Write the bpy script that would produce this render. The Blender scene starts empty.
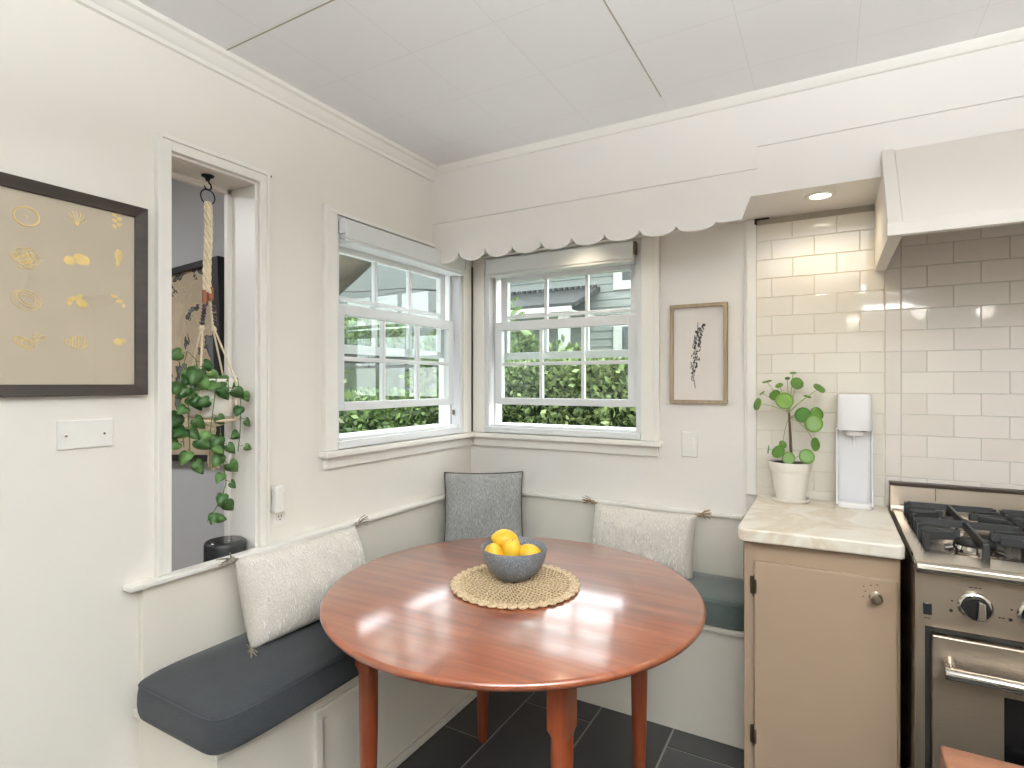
import bpy, math, random
from math import sin, cos, pi, radians as R, sqrt
from mathutils import Vector, Matrix, noise

rnd = random.Random(7)
scene = bpy.context.scene
COL = scene.collection

# ------------------------------------------------------------------ materials
MATS = {}
def srgb(r, g, b):
    def f(c):
        c /= 255.0
        return c / 12.92 if c <= 0.04045 else ((c + 0.055) / 1.055) ** 2.4
    return (f(r), f(g), f(b), 1.0)

class NT:
    def __init__(self, name):
        m = bpy.data.materials.new(name); m.use_nodes = True
        self.m = m; self.t = m.node_tree
        self.b = self.t.nodes['Principled BSDF']
        self.out = self.t.nodes['Material Output']
        MATS[name] = m
    def n(self, typ, **kw):
        x = self.t.nodes.new(typ)
        for k, v in kw.items():
            if k in x.inputs: x.inputs[k].default_value = v
            else: setattr(x, k, v)
        return x
    def l(self, a, b): self.t.links.new(a, b)
    def coords(self, scale=(1, 1, 1), kind='Object', rot=(0, 0, 0)):
        c = self.n('ShaderNodeTexCoord'); mp = self.n('ShaderNodeMapping')
        mp.inputs['Scale'].default_value = scale; mp.inputs['Rotation'].default_value = rot
        self.l(c.outputs[kind], mp.inputs['Vector']); return mp.outputs['Vector']
    def noise(self, vec, scale=5, detail=3, rough=.5, dist=0):
        x = self.n('ShaderNodeTexNoise'); x.inputs['Scale'].default_value = scale
        x.inputs['Detail'].default_value = detail; x.inputs['Roughness'].default_value = rough
        x.inputs['Distortion'].default_value = dist
        self.l(vec, x.inputs['Vector']); return x.outputs['Fac']
    def ramp(self, fac, stops):
        x = self.n('ShaderNodeValToRGB'); e = x.color_ramp.elements
        while len(e) < len(stops): e.new(.5)
        for i, (p, c) in enumerate(stops):
            e[i].position = p; e[i].color = c
        self.l(fac, x.inputs['Fac']); return x.outputs['Color']
    def bump(self, h, strength=.2, dist=.002):
        x = self.n('ShaderNodeBump'); x.inputs['Strength'].default_value = strength
        x.inputs['Distance'].default_value = dist
        self.l(h, x.inputs['Height']); self.l(x.outputs['Normal'], self.b.inputs['Normal'])
    def mix(self, fac, a, b):
        x = self.n('ShaderNodeMix'); x.data_type = 'RGBA'
        if hasattr(fac, 'is_linked'): self.l(fac, x.inputs[0])
        else: x.inputs[0].default_value = fac
        for s, v in ((x.inputs[6], a), (x.inputs[7], b)):
            if hasattr(v, 'is_linked'): self.l(v, s)
            else: s.default_value = v
        return x.outputs[2]
    def set(self, **kw):
        for k, v in kw.items(): self.b.inputs[k.replace('_', ' ')].default_value = v
        return self

def plain(name, c, rough=.5, metal=0, var=.04, nscale=8, bump=0, bscale=60, coat=0, spec=.5, sheen=0):
    t = NT(name); t.set(Roughness=rough, Metallic=metal)
    t.b.inputs['Specular IOR Level'].default_value = spec
    t.b.inputs['Coat Weight'].default_value = coat
    t.b.inputs['Sheen Weight'].default_value = sheen
    v = t.coords()
    k = srgb(*c); a = tuple(min(1, x * (1 - var)) for x in k[:3]) + (1,); b = tuple(min(1, x * (1 + var)) for x in k[:3]) + (1,)
    t.l(t.ramp(t.noise(v, nscale, 2), [(.3, a), (.7, b)]), t.b.inputs['Base Color'])
    if bump: t.bump(t.noise(v, bscale, 2), bump, .002)
    return t.m

WALL = plain('wall_paint', (236, 231, 221), .6, var=.012, nscale=3, bump=.06, bscale=120)
WALLR = plain('wall_paint_right', (236, 231, 224), .6, var=.012, nscale=3, bump=.06, bscale=120)
TRIM = plain('trim_paint', (240, 236, 228), .38, var=.012, nscale=4)
SASH = plain('window_paint', (222, 223, 223), .35, var=.01)
BENCH = plain('bench_paint', (236, 230, 217), .4, var=.015, nscale=3)
SOFF = plain('soffit_paint', (239, 234, 228), .5, var=.012, nscale=3)
HOODP = plain('hood_paint', (228, 221, 212), .42, var=.012, nscale=3)
HALLP = plain('hall_blue_paint', (203, 206, 207), .6, var=.02, nscale=3)
HALLF = plain('hall_floor_wood', (120, 88, 60), .4, var=.15)
TAUPE = plain('taupe_paint', (163, 140, 117), .38, var=.025, nscale=5)
BLACKP = plain('black_plastic', (26, 27, 29), .42, var=.05)
BLACKGAP = plain('dark_gap', (30, 27, 22), .8)
GREYGAP = plain('grey_gap', (176, 168, 152), .7)
PLASTIC = plain('white_plastic', (240, 237, 230), .3, var=.01)
GLOSSW = plain('glossy_white_plastic', (240, 238, 238), .2, var=.008)
MATTEW = plain('satin_white_plastic', (225, 224, 226), .4, var=.01)
SOCK = plain('socket_dark', (70, 66, 62), .5)
NICKEL = plain('brushed_nickel', (190, 178, 160), .25, 1, var=.04)
HINGE = plain('aged_hinge_metal', (120, 104, 84), .35, 1, var=.1)
IRON = plain('cast_iron', (34, 34, 35), .5, .3, var=.1, bump=.25, bscale=220)
HOOKM = plain('dark_iron_hook', (40, 42, 46), .4, .8)
CHROME = plain('chrome', (205, 200, 192), .12, 1, var=.02)
KNOBB = plain('black_knob', (24, 24, 26), .25)
CERW = plain('white_ceramic', (238, 232, 222), .3, var=.01)
SOIL = plain('soil', (58, 44, 32), .95, var=.3, nscale=60, bump=.8, bscale=120)
ROPE = plain('cotton_rope', (226, 210, 180), .9, var=.08, nscale=60, bump=.5, bscale=250)
LEATHER = plain('tan_leather', (140, 82, 52), .55, var=.12, nscale=40)
BEAD = plain('dark_bead', (58, 48, 48), .4, var=.1)
MAPBLK = plain('black_frame_wood', (24, 24, 26), .45)
PAPER = plain('white_paper', (238, 230, 222), .7, var=.01)
INK = plain('black_ink', (38, 40, 42), .7)
GOLD = plain('gold_foil', (240, 214, 142), .35, .3, var=.08, nscale=40)
PALEMARK = plain('pale_print', (196, 184, 156), .6)
MORT = plain('dark_grout', (140, 138, 133), .9)
GROUTC = plain('cream_grout', (226, 216, 196), .9)
GROUTG = plain('grey_grout', (208, 202, 193), .9)
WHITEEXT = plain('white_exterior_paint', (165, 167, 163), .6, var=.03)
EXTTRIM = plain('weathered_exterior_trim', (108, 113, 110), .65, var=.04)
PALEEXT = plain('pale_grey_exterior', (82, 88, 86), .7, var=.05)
ROOFD = plain('dark_roof', (44, 47, 47), .8, var=.2, nscale=25)
DARKGLASS = plain('dark_window_glass', (60, 66, 66), .15)
BARK = plain('bark', (42, 37, 24), .9, var=.35, nscale=14, bump=.8, bscale=30)
SOILG = plain('garden_ground', (96, 110, 66), .95, var=.3, nscale=4)
STEM = plain('green_stem', (150, 160, 110), .6, var=.1)
TRUNKP = plain('brown_stem', (92, 70, 52), .8, var=.25, nscale=90, bump=.6, bscale=120)
VINE = plain('vine_stem', (92, 110, 60), .6)
CORDG = plain('grey_cord', (146, 134, 122), .9, var=.25, nscale=120)
CORDB = plain('brown_cord', (140, 118, 92), .9, var=.25, nscale=120)

def fabric(name, c, c2, sx=1, sz=1, wscale=420, rough=.95, bump=.35, streak=0, sheen=.2):
    t = NT(name); t.set(Roughness=rough)
    t.b.inputs['Sheen Weight'].default_value = sheen
    t.b.inputs['Specular IOR Level'].default_value = .2
    v = t.coords((sx, 1, sz))
    n1 = t.noise(v, wscale, 2); n2 = t.noise(t.coords(), 9, 3)
    col = t.ramp(n1, [(.32, srgb(*c)), (.68, srgb(*c2))])
    d = tuple(x * .86 for x in srgb(*c)[:3]) + (1,)
    t.l(t.mix(t.ramp(n2, [(.35, (.0, .0, .0, 1)), (.75, (.35, .35, .35, 1))]), col, d), t.b.inputs['Base Color'])
    t.bump(n1, bump, .0015)
    return t.m
CUSH = fabric('charcoal_fabric', (47, 49, 51), (66, 69, 71), wscale=500, sheen=.1)
CUSHG = fabric('slate_green_fabric', (66, 76, 72), (94, 104, 98), wscale=420, sheen=.5)
PILG = fabric('grey_woven_fabric', (128, 128, 127), (182, 181, 178), 3.0, .45, wscale=150, bump=.5)
PILC = fabric('cream_woven_fabric', (206, 198, 187), (230, 223, 213), 1, 2, wscale=160, bump=.7)
PIPE = fabric('dark_piping', (70, 66, 64), (92, 88, 84))
TUFT = plain('cream_tuft', (242, 238, 230), .95, var=.03)

def wood(name, c1, c2, c3, scale=1, along='x', rough=.25, coat=.0, planks=0, bump=.03):
    t = NT(name); t.set(Roughness=rough); t.b.inputs['Coat Weight'].default_value = coat; t.b.inputs['Coat IOR'].default_value = 1.75
    t.b.inputs['Coat Roughness'].default_value = .14
    s = {'x': (.9, 14, 14), 'y': (14, .9, 14), 'z': (14, 14, .9)}[along]
    s = tuple(a * scale for a in s)
    v = t.coords(s); g = t.noise(v, 3, 5, .55, .15)
    col = t.ramp(g, [(.25, srgb(*c1)), (.5, srgb(*c2)), (.8, srgb(*c3))])
    if planks:
        br = t.n('ShaderNodeTexBrick'); br.offset = .37; br.squash = 1
        br.inputs['Color1'].default_value = (.80, .80, .80, 1); br.inputs['Color2'].default_value = (1.12, 1.1, 1.08, 1)
        br.inputs['Mortar'].default_value = (.75, .7, .66, 1); br.inputs['Scale'].default_value = 1
        br.inputs['Mortar Size'].default_value = .0007; br.inputs['Brick Width'].default_value = planks * 7; br.inputs['Row Height'].default_value = planks
        br.inputs['Bias'].default_value = .1
        t.l(t.coords((1, 1, 1), rot=(0, 0, R(-12))), br.inputs['Vector'])
        mx = t.n('ShaderNodeMix'); mx.data_type = 'RGBA'; mx.blend_type = 'MULTIPLY'; mx.inputs[0].default_value = 1
        t.l(col, mx.inputs[6]); t.l(br.outputs['Color'], mx.inputs[7]); col = mx.outputs[2]
    t.l(col, t.b.inputs['Base Color'])
    if bump: t.bump(g, bump, .001)
    return t.m
CHERRY = wood('cherry_table_top', (112, 54, 28), (134, 69, 38), (156, 88, 54), rough=.36, coat=1.0, planks=.13, bump=0)
CHERRYL = wood('cherry_leg', (108, 46, 20), (130, 58, 27), (150, 74, 40), along='z', rough=.36, coat=.4, bump=0)
OAKFR = wood('grey_oak_frame', (132, 114, 90), (154, 136, 110), (176, 158, 132), along='z', rough=.6)
DARKFR = wood('dark_walnut_frame', (34, 27, 22), (48, 39, 32), (66, 55, 45), along='y', rough=.55)
BUTCH = wood('butcher_block', (96, 60, 40), (114, 74, 52), (134, 92, 68), rough=.35, planks=.06)

def leafmat(name, c1, c2, rough=.4, trans=.25):
    t = NT(name); t.set(Roughness=rough)
    g = t.n('ShaderNodeNewGeometry')
    col = t.ramp(g.outputs['Random Per Island'], [(0, srgb(*c1)), (1, srgb(*c2))])
    t.l(col, t.b.inputs['Base Color'])
    tr = t.n('ShaderNodeBsdfTranslucent'); t.l(col, tr.inputs['Color'])
    mx = t.n('ShaderNodeMixShader'); mx.inputs[0].default_value = trans
    t.l(t.b.outputs[0], mx.inputs[1]); t.l(tr.outputs[0], mx.inputs[2]); t.l(mx.outputs[0], t.out.inputs['Surface'])
    return t.m
LPOTH = leafmat('pothos_leaf', (44, 84, 36), (108, 148, 80), .35)
LPIL = leafmat('coin_leaf', (70, 118, 40), (128, 164, 74), .42)
LHEDGE = leafmat('hedge_leaf', (34, 56, 26), (146, 166, 108), .35)
LHEDGE2 = leafmat('dark_hedge_leaf', (34, 58, 26), (116, 142, 82), .4)
LTREE = leafmat('tree_leaf', (48, 74, 32), (108, 134, 70), .4)
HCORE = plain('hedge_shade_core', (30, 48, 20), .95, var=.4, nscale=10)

# lemon
t = NT('lemon_peel'); t.set(Roughness=.38)
v = t.coords(); t.l(t.ramp(t.noise(v, 14, 2), [(.3, srgb(232, 176, 32)), (.7, srgb(246, 202, 62))]), t.b.inputs['Base Color'])
t.bump(t.noise(v, 260, 2), .35, .001); LEMON = t.m
# bowl: speckled blue-grey stoneware
t = NT('grey_stoneware'); t.set(Roughness=.38)
v = t.coords((1, 1, 1)); g = t.noise(v, 190, 3)
t.l(t.ramp(g, [(.34, srgb(150, 154, 160)), (.46, srgb(114, 118, 124)), (.75, srgb(98, 103, 110))]), t.b.inputs['Base Color'])
t.bump(g, .3, .001); STONEW = t.m
# jute
t = NT('jute'); t.set(Roughness=.9); v = t.coords(); g = t.noise(v, 160, 3)
t.l(t.ramp(g, [(.25, srgb(160, 130, 94)), (.5, srgb(208, 184, 148)), (.8, srgb(230, 212, 184))]), t.b.inputs['Base Color'])
t.bump(g, .6, .0015); JUTE = t.m
# marble
t = NT('cream_marble'); t.set(Roughness=.3); v = t.coords((1, 1, 1))
g1 = t.noise(v, 3.2, 5, .55, .7); g2 = t.noise(v, 6, 4, .5, .6)
c = t.ramp(g1, [(.30, srgb(232, 222, 206)), (.44, srgb(240, 233, 220)), (.50, srgb(220, 206, 184)), (.57, srgb(240, 232, 218)), (.8, srgb(228, 216, 196))])
c = t.mix(t.ramp(g2, [(.5, (0, 0, 0, 1)), (.8, (.45, .45, .45, 1))]), c, srgb(208, 190, 160))
t.l(c, t.b.inputs['Base Color']); MARBLE = t.m
# steel
def steel(name, c, rough, along='x'):
    t = NT(name); t.set(Metallic=1, Roughness=rough); t.b.inputs['Anisotropic'].default_value = .75
    t.b.inputs['Anisotropic Rotation'].default_value = .25
    s = {'x': (2, 160, 160), 'z': (160, 160, 2)}[along]
    g = t.noise(t.coords(s), 3, 3)
    k = srgb(*c)
    t.l(t.ramp(g, [(.3, tuple(x * .93 for x in k[:3]) + (1,)), (.7, k)]), t.b.inputs['Base Color'])
    t.bump(g, .05, .0004); return t.m
STEEL = steel('brushed_steel', (174, 160, 144), .30)
STEELL = steel('bright_steel', (206, 196, 182), .2)
# floor slate
t = NT('slate_tile'); t.set(Roughness=.32)
g = t.n('ShaderNodeNewGeometry'); v = t.coords()
a = t.ramp(g.outputs['Random Per Island'], [(0, srgb(46, 46, 47)), (1, srgb(64, 63, 63))])
n1 = t.noise(v, 7, 5, .6, .5)
t.l(t.mix(t.ramp(n1, [(.35, (0, 0, 0, 1)), (.75, (.6, .6, .6, 1))]), a, srgb(44, 45, 47)), t.b.inputs['Base Color'])
t.bump(n1, .25, .002); SLATE = t.m
# wall tile
t = NT('glazed_subway_tile'); t.set(Roughness=.05); v = t.coords()
g = t.n('ShaderNodeNewGeometry')
t.l(t.ramp(g.outputs['Random Per Island'], [(0, srgb(228, 220, 210)), (1, srgb(236, 229, 220))]), t.b.inputs['Base Color'])
TILE = t.m
t = NT('cream_subway_tile'); t.set(Roughness=.05); v = t.coords()
g = t.n('ShaderNodeNewGeometry')
t.l(t.ramp(g.outputs['Random Per Island'], [(0, srgb(232, 225, 212)), (1, srgb(238, 232, 220))]), t.b.inputs['Base Color'])
TILEC = t.m
# ceiling: 31 cm fibre tiles, faint seams
t = NT('ceiling_tile'); t.set(Roughness=.8)
br = t.n('ShaderNodeTexBrick'); br.offset = 0; br.squash = 1
br.inputs['Color1'].default_value = srgb(243, 242, 241); br.inputs['Color2'].default_value = srgb(244, 243, 242); br.inputs['Mortar'].default_value = srgb(233, 232, 230)
br.inputs['Scale'].default_value = 1; br.inputs['Mortar Size'].default_value = .0013; br.inputs['Brick Width'].default_value = .314; br.inputs['Row Height'].default_value = .314
c = t.n('ShaderNodeTexCoord'); mp = t.n('ShaderNodeMapping'); mp.inputs['Location'].default_value = (.073, .548, 0)
t.l(c.outputs['Object'], mp.inputs['Vector']); t.l(mp.outputs['Vector'], br.inputs['Vector'])
t.l(br.outputs['Color'], t.b.inputs['Base Color']); t.bump(t.noise(c.outputs['Object'], 90, 3), .12, .002); CEIL = t.m
# siding
t = NT('grey_green_siding'); t.set(Roughness=.7)
t.l(t.ramp(t.noise(t.coords((1, 1, 8)), 4, 3), [(.3, srgb(112, 118, 115)), (.7, srgb(122, 128, 125))]), t.b.inputs['Base Color']); SIDING = t.m
# picture print
t = NT('taupe_print'); t.set(Roughness=.55)
t.l(t.ramp(t.noise(t.coords(), 3, 3), [(.3, srgb(196, 182, 160)), (.7, srgb(204, 190, 168))]), t.b.inputs['Base Color']); PRINT = t.m
# map sheet
t = NT('map_sheet'); t.set(Roughness=.6)
v = t.coords(); g = t.noise(v, 5.5, 8, .6, .4); g2 = t.noise(v, 9, 6, .6)
c = t.ramp(g, [(.40, srgb(206, 190, 160)), (.50, srgb(192, 174, 144)), (.545, srgb(206, 188, 156)), (.555, srgb(40, 42, 44)), (.57, srgb(46, 48, 50)), (.585, srgb(112, 116, 116))])
c = t.mix(t.ramp(g2, [(.55, (0, 0, 0, 1)), (.75, (.3, .3, .3, 1))]), c, srgb(150, 128, 98))
t.l(c, t.b.inputs['Base Color']); MAPSH = t.m

def emis(name, c, s):
    t = NT(name); t.b.inputs['Base Color'].default_value = (1, 1, 1, 1)
    t.b.inputs['Emission Color'].default_value = c; t.b.inputs['Emission Strength'].default_value = s
    return t.m
LENS = emis('lit_lamp_lens', (1, .9, .74, 1), 14)
LENSP = emis('lit_globe', (1, .88, .70, 1), 10)
LENSW = emis('lit_fill_diffuser', (1, .95, .88, 1), 6)

def glass(name, tint=(1, 1, 1, 1), ior=1.5, boost=1.0):
    m = bpy.data.materials.new(name); m.use_nodes = True; nt = m.node_tree; nt.nodes.clear()
    o = nt.nodes.new('ShaderNodeOutputMaterial'); mx = nt.nodes.new('ShaderNodeMixShader')
    tr = nt.nodes.new('ShaderNodeBsdfTransparent'); gl = nt.nodes.new('ShaderNodeBsdfGlossy'); fr = nt.nodes.new('ShaderNodeFresnel')
    ge = nt.nodes.new('ShaderNodeNewGeometry'); mr = nt.nodes.new('ShaderNodeMapRange')
    mr.inputs['To Min'].default_value = ior; mr.inputs['To Max'].default_value = 1 / ior
    nt.links.new(ge.outputs['Backfacing'], mr.inputs['Value']); nt.links.new(mr.outputs['Result'], fr.inputs['IOR'])
    tr.inputs['Color'].default_value = tint; gl.inputs['Roughness'].default_value = .02; fr.inputs['IOR'].default_value = ior
    nt.links.new(fr.outputs[0], mx.inputs[0]); nt.links.new(tr.outputs[0], mx.inputs[1]); nt.links.new(gl.outputs[0], mx.inputs[2])
    nt.links.new(mx.outputs[0], o.inputs['Surface']); MATS[name] = m; return m
GLASS = glass('clear_window_glass', (.96, .985, .975, 1))
PICGL = glass('picture_glass', (1, 1, 1, 1), 1.45)

# ------------------------------------------------------------------ mesh builder
class MB:
    def __init__(self, org=(0, 0, 0)):
        self.v = []; self.f = []; self.mi = []; self.o = Vector(org); self.M = None; self.cur = 0
    def add(self, vs, fs):
        b = len(self.v)
        for p in vs:
            p = Vector(p)
            if self.M is not None: p = self.M @ p
            self.v.append(p - self.o)
        for f in fs:
            self.f.append(tuple(i + b for i in f)); self.mi.append(self.cur)
        return self
    def box(self, x0, x1, y0, y1, z0, z1):
        if x0 > x1: x0, x1 = x1, x0
        if y0 > y1: y0, y1 = y1, y0
        if z0 > z1: z0, z1 = z1, z0
        return self.add([(x0, y0, z0), (x1, y0, z0), (x1, y1, z0), (x0, y1, z0), (x0, y0, z1), (x1, y0, z1), (x1, y1, z1), (x0, y1, z1)],
                        [(0, 3, 2, 1), (4, 5, 6, 7), (0, 1, 5, 4), (1, 2, 6, 5), (2, 3, 7, 6), (3, 0, 4, 7)])
    def prism(self, poly, axis, a0, a1):
        n = len(poly)
        def P(p, a):
            if axis == 'x': return (a, p[0], p[1])
            if axis == 'y': return (p[0], a, p[1])
            return (p[0], p[1], a)
        vs = [P(p, a0) for p in poly] + [P(p, a1) for p in poly]
        fs = [tuple(range(n)), tuple(range(2 * n - 1, n - 1, -1))] + [(i, i + n, (i + 1) % n + n, (i + 1) % n) for i in range(n)]
        return self.add(vs, fs)
    def tube(self, pts, r, n=8, closed=False, cap=True, squash=None):
        pts = [Vector(p) for p in pts]; m = len(pts)
        rs = r if isinstance(r, (list, tuple)) else [r] * m
        vs = []; up = None
        for i, p in enumerate(pts):
            a = pts[i - 1] if (i > 0 or closed) else p
            b = pts[(i + 1) % m] if (i < m - 1 or closed) else p
            d = (b - a)
            d = d.normalized() if d.length > 1e-9 else Vector((0, 0, 1))
            if up is None:
                up = Vector((0, 0, 1)) if abs(d.z) < .9 else Vector((1, 0, 0))
            s = d.cross(up)
            if s.length < 1e-6: s = d.orthogonal()
            s.normalize(); u = s.cross(d).normalized(); up = u
            for k in range(n):
                th = 2 * pi * k / n
                vs.append(p + s * (cos(th) * rs[i]) + u * (sin(th) * rs[i] * (squash or 1)))
        fs = []
        for i in range(m if closed else m - 1):
            j = (i + 1) % m
            for k in range(n):
                fs.append((i * n + k, i * n + (k + 1) % n, j * n + (k + 1) % n, j * n + k))
        if not closed and cap:
            fs.append(tuple(range(n - 1, -1, -1))); fs.append(tuple((m - 1) * n + k for k in range(n)))
        return self.add(vs, fs)
    def cyl(self, p0, p1, r, n=24, r1=None):
        return self.tube([p0, p1], [r, r if r1 is None else r1], n)
    def lathe(self, prof, c=(0, 0, 0), n=40, axis='z'):
        vs = []; m = len(prof)
        for (r, z) in prof:
            for k in range(n):
                th = 2 * pi * k / n; a, b = r * cos(th), r * sin(th)
                vs.append({'z': (c[0] + a, c[1] + b, c[2] + z), 'y': (c[0] + a, c[1] + z, c[2] + b), 'x': (c[0] + z, c[1] + a, c[2] + b)}[axis])
        fs = []
        for i in range(m - 1):
            for k in range(n):
                fs.append((i * n + k, i * n + (k + 1) % n, (i + 1) * n + (k + 1) % n, (i + 1) * n + k))
        if prof[0][0] > 1e-6: fs.append(tuple(range(n - 1, -1, -1)))
        if prof[-1][0] > 1e-6: fs.append(tuple((m - 1) * n + k for k in range(n)))
        return self.add(vs, fs)
    def ell(self, c, rad, n=16, m=10):
        prof = [(sin(pi * i / m), -cos(pi * i / m)) for i in range(m + 1)]
        b = len(self.v); vs = []
        for (r, z) in prof:
            for k in range(n):
                th = 2 * pi * k / n
                vs.append((c[0] + rad[0] * r * cos(th), c[1] + rad[1] * r * sin(th), c[2] + rad[2] * z))
        fs = [(i * n + k, i * n + (k + 1) % n, (i + 1) * n + (k + 1) % n, (i + 1) * n + k) for i in range(m) for k in range(n)]
        return self.add(vs, fs)
    def grid(self, fn, nu, nv):
        vs = [fn(i / nu, j / nv) for j in range(nv + 1) for i in range(nu + 1)]
        fs = [(j * (nu + 1) + i, j * (nu + 1) + i + 1, (j + 1) * (nu + 1) + i + 1, (j + 1) * (nu + 1) + i) for j in range(nv) for i in range(nu)]
        return self.add(vs, fs)
    def build(self, name, mat, parent=None, smooth=True, bevel=0, seg=2, angle=40, solid=0, sub=0, label=None):
        me = bpy.data.meshes.new(name)
        me.from_pydata([tuple(p) for p in self.v], [], self.f)
        import bmesh
        bm = bmesh.new(); bm.from_mesh(me); bm.faces.ensure_lookup_table()
        for fc, k in zip(bm.faces, self.mi): fc.material_index = k
        bmesh.ops.remove_doubles(bm, verts=bm.verts, dist=1e-6)
        bmesh.ops.recalc_face_normals(bm, faces=bm.faces)
        bm.to_mesh(me); bm.free()
        mats = mat if isinstance(mat, (list, tuple)) else [mat]
        for m in mats: me.materials.append(m)
        if smooth:
            me.polygons.foreach_set('use_smooth', [True] * len(me.polygons))
            me.set_sharp_from_angle(angle=R(angle))
        o = bpy.data.objects.new(name, me); COL.objects.link(o)
        if parent is not None: o.parent = parent
        else: o.location = self.o
        if solid:
            s = o.modifiers.new('solid', 'SOLIDIFY'); s.thickness = solid; s.offset = 0
        if bevel:
            b = o.modifiers.new('bevel', 'BEVEL'); b.width = bevel; b.segments = seg; b.limit_method = 'ANGLE'; b.angle_limit = R(35)
            b.harden_normals = False
        if sub:
            s = o.modifiers.new('sub', 'SUBSURF'); s.levels = sub; s.render_levels = sub
        if label: o['label'] = label
        return o

def tag(o, label, cat, group=None):
    o['label'] = label; o['category'] = cat
    if group: o['group'] = group
    return o
def thing(name, label, cat, loc=(0, 0, 0), rot=(0, 0, 0), group=None):
    o = bpy.data.objects.new(name, None); o.empty_display_size = .05; COL.objects.link(o)
    o.location = loc; o.rotation_euler = rot
    return tag(o, label, cat, group)
def struct(o):
    o['kind'] = 'structure'; return o
def W(t): return MB(t.location)          # world-coordinate builder for an unrotated thing

H = 2.455
# ------------------------------------------------------------------ room shell
m = MB()
m.box(-.13, 0, -8, -1.637, -.02, H + .1); m.box(-.13, 0, -1.637, -1.335, -.02, .74); m.box(-.13, 0, -1.637, -1.335, 2.085, H + .1)
m.box(-.13, 0, -1.335, -.985, -.02, H + .1); m.box(-.13, 0, -.985, -.10, -.02, 1.12); m.box(-.13, 0, -.985, -.10, 2.06, H + .1); m.box(-.13, 0, -.10, 0, -.02, H + .1)
struct(m.build('wall_left', WALL, smooth=False))
m = MB()
m.box(-.13, .10, 0, .13, -.02, H + .1); m.box(.10, .965, 0, .13, -.02, 1.12); m.box(.10, .965, 0, .13, 2.06, H + .1); m.box(.965, 4.3, 0, .13, -.02, H + .1)
struct(m.build('wall_right', WALLR, smooth=False))
m = MB(); m.box(4.2, 4.3, -8, 0, -.02, H + .1); struct(m.build('wall_far', WALL, smooth=False))
m = MB(); m.box(-.13, 4.3, -8.1, -8, -.02, H + .1); struct(m.build('wall_back', WALL, smooth=False))
m = MB(); m.box(-.2, 4.4, -8.2, .2, H, H + .08)
struct(m.build('ceiling', CEIL, smooth=False))
m = MB()                                                # open cracks between a few ceiling tiles
m.box(0, .56, -1.484, -1.479, H - .0008, H); m.box(1.184, 1.188, -1.3, -.50, H - .0008, H);
struct(m.build('trim_6', GREYGAP, smooth=False))
# floor
m = MB(); m.box(-.13, 4.3, -8, .0, -.05, -.003); fl = struct(m.build('floor', MORT, smooth=False))
m = MB(); g = .0035
for i in range(-1, 15):
    xa = -.03 + .305 * i
    off = -.757 if i % 2 else -.445
    for j in range(-14, 4):
        ya = off + .622 * j; x0, x1, y0, y1 = xa + g, xa + .305 - g, ya + g, ya + .622 - g
        x0, x1, y0, y1 = max(x0, 0), min(x1, 4.2), max(y0, -8), min(y1, -.0)
        if x1 - x0 > .02 and y1 - y0 > .02: m.box(x0, x1, y0, y1, -.004, 0)
m.build('floor_tiles', SLATE, fl, smooth=False, bevel=.0012, seg=1)

# ceiling trim
m = MB()
m.prism([(0, H), (0, H - .058), (.010, H - .056), (.014, H - .044), (.030, H - .022), (.044, H - .010), (.048, H)], 'y', -8, -.335) if False else None
prof = [(0, H), (0, H - .062), (.010, H - .060), (.013, H - .047), (.022, H - .040), (.034, H - .018), (.046, H - .013), (.050, H)]
m.prism(prof, 'y', -8, -.335)
struct(m.build('trim_1', TRIM, angle=25))
m = MB(); m.prism([(-.3465, H), (-.3465, H - .030), (-.355, H - .028), (-.368, H - .009), (-.372, H)], 'x', .0, 4.2)
struct(m.build('trim_2', TRIM, angle=25))
# soffit over the windows and the counter
m = MB(); m.box(0, 4.2, -.33, 0, 2.08, H); m.box(0, 1.5, -.3462, -.3305, 2.179, H - .01); m.box(1.5, 4.2, -.3462, -.3305, 2.259, H - .01); struct(m.build('ceiling_soffit', SOFF, smooth=False))

# doorway casing and jamb
m = MB()
m.box(0, .018, -1.667, -1.637, .816, 2.112); m.box(0, .024, -1.679, -1.667, .816, 2.124)
m.box(0, .018, -1.335, -1.311, .816, 2.112); m.box(0, .024, -1.311, -1.300, .816, 2.124)
m.box(0, .018, -1.637, -1.335, 2.083, 2.112); m.box(0, .024, -1.667, -1.311, 2.112, 2.124)
tr = struct(m.build('trim_3', TRIM, smooth=False, bevel=.002))
m = MB(); m.box(-.14, .001, -1.3445, -1.3345, .745, 2.0745); m.box(-.14, .001, -1.6375, -1.6345, .745, 2.0745); m.box(-.14, .001, -1.6375, -1.3345, 2.0745, 2.0855)
m.box(-.135, -.115, -1.375, -1.345, .74, 2.075) if False else None
m.box(-.14, .0, -1.6375, -1.3345, .7355, .745); m.box(-.15, -.13, -1.36, -1.345, .745, 2.075); m.box(-.15, -.13, -1.627, -1.345, 2.058, 2.075)
m.build('jamb', TRIM, tr, smooth=False, bevel=.0015)

# room beyond the doorway
m = MB(); m.box(-4, -.13, -1.03, -.99, -.02, H + .1); struct(m.build('wall_hall', HALLP, smooth=False))
m = MB(); m.box(-4.1, -4, -5, -.99, -.02, H + .1); m.box(-4.1, -.13, -5.1, -5, -.02, H + .1); struct(m.build('wall_hall_far', HALLP, smooth=False))
m = MB(); m.box(-4.1, -.13, -5.1, -.99, -.05, 0); struct(m.build('floor_hall', HALLF, smooth=False))
m = MB(); m.box(-4.1, -.13, -5.1, -.99, H, H + .08); struct(m.build('ceiling_hall', WALLR, smooth=False))

# dark gap down the corner between the two window casings
m = MB(); m.box(.0205, .0255, -.0255, -.0205, 1.12, 2.02); struct(m.build('trim_4', BLACKGAP, smooth=False))

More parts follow.
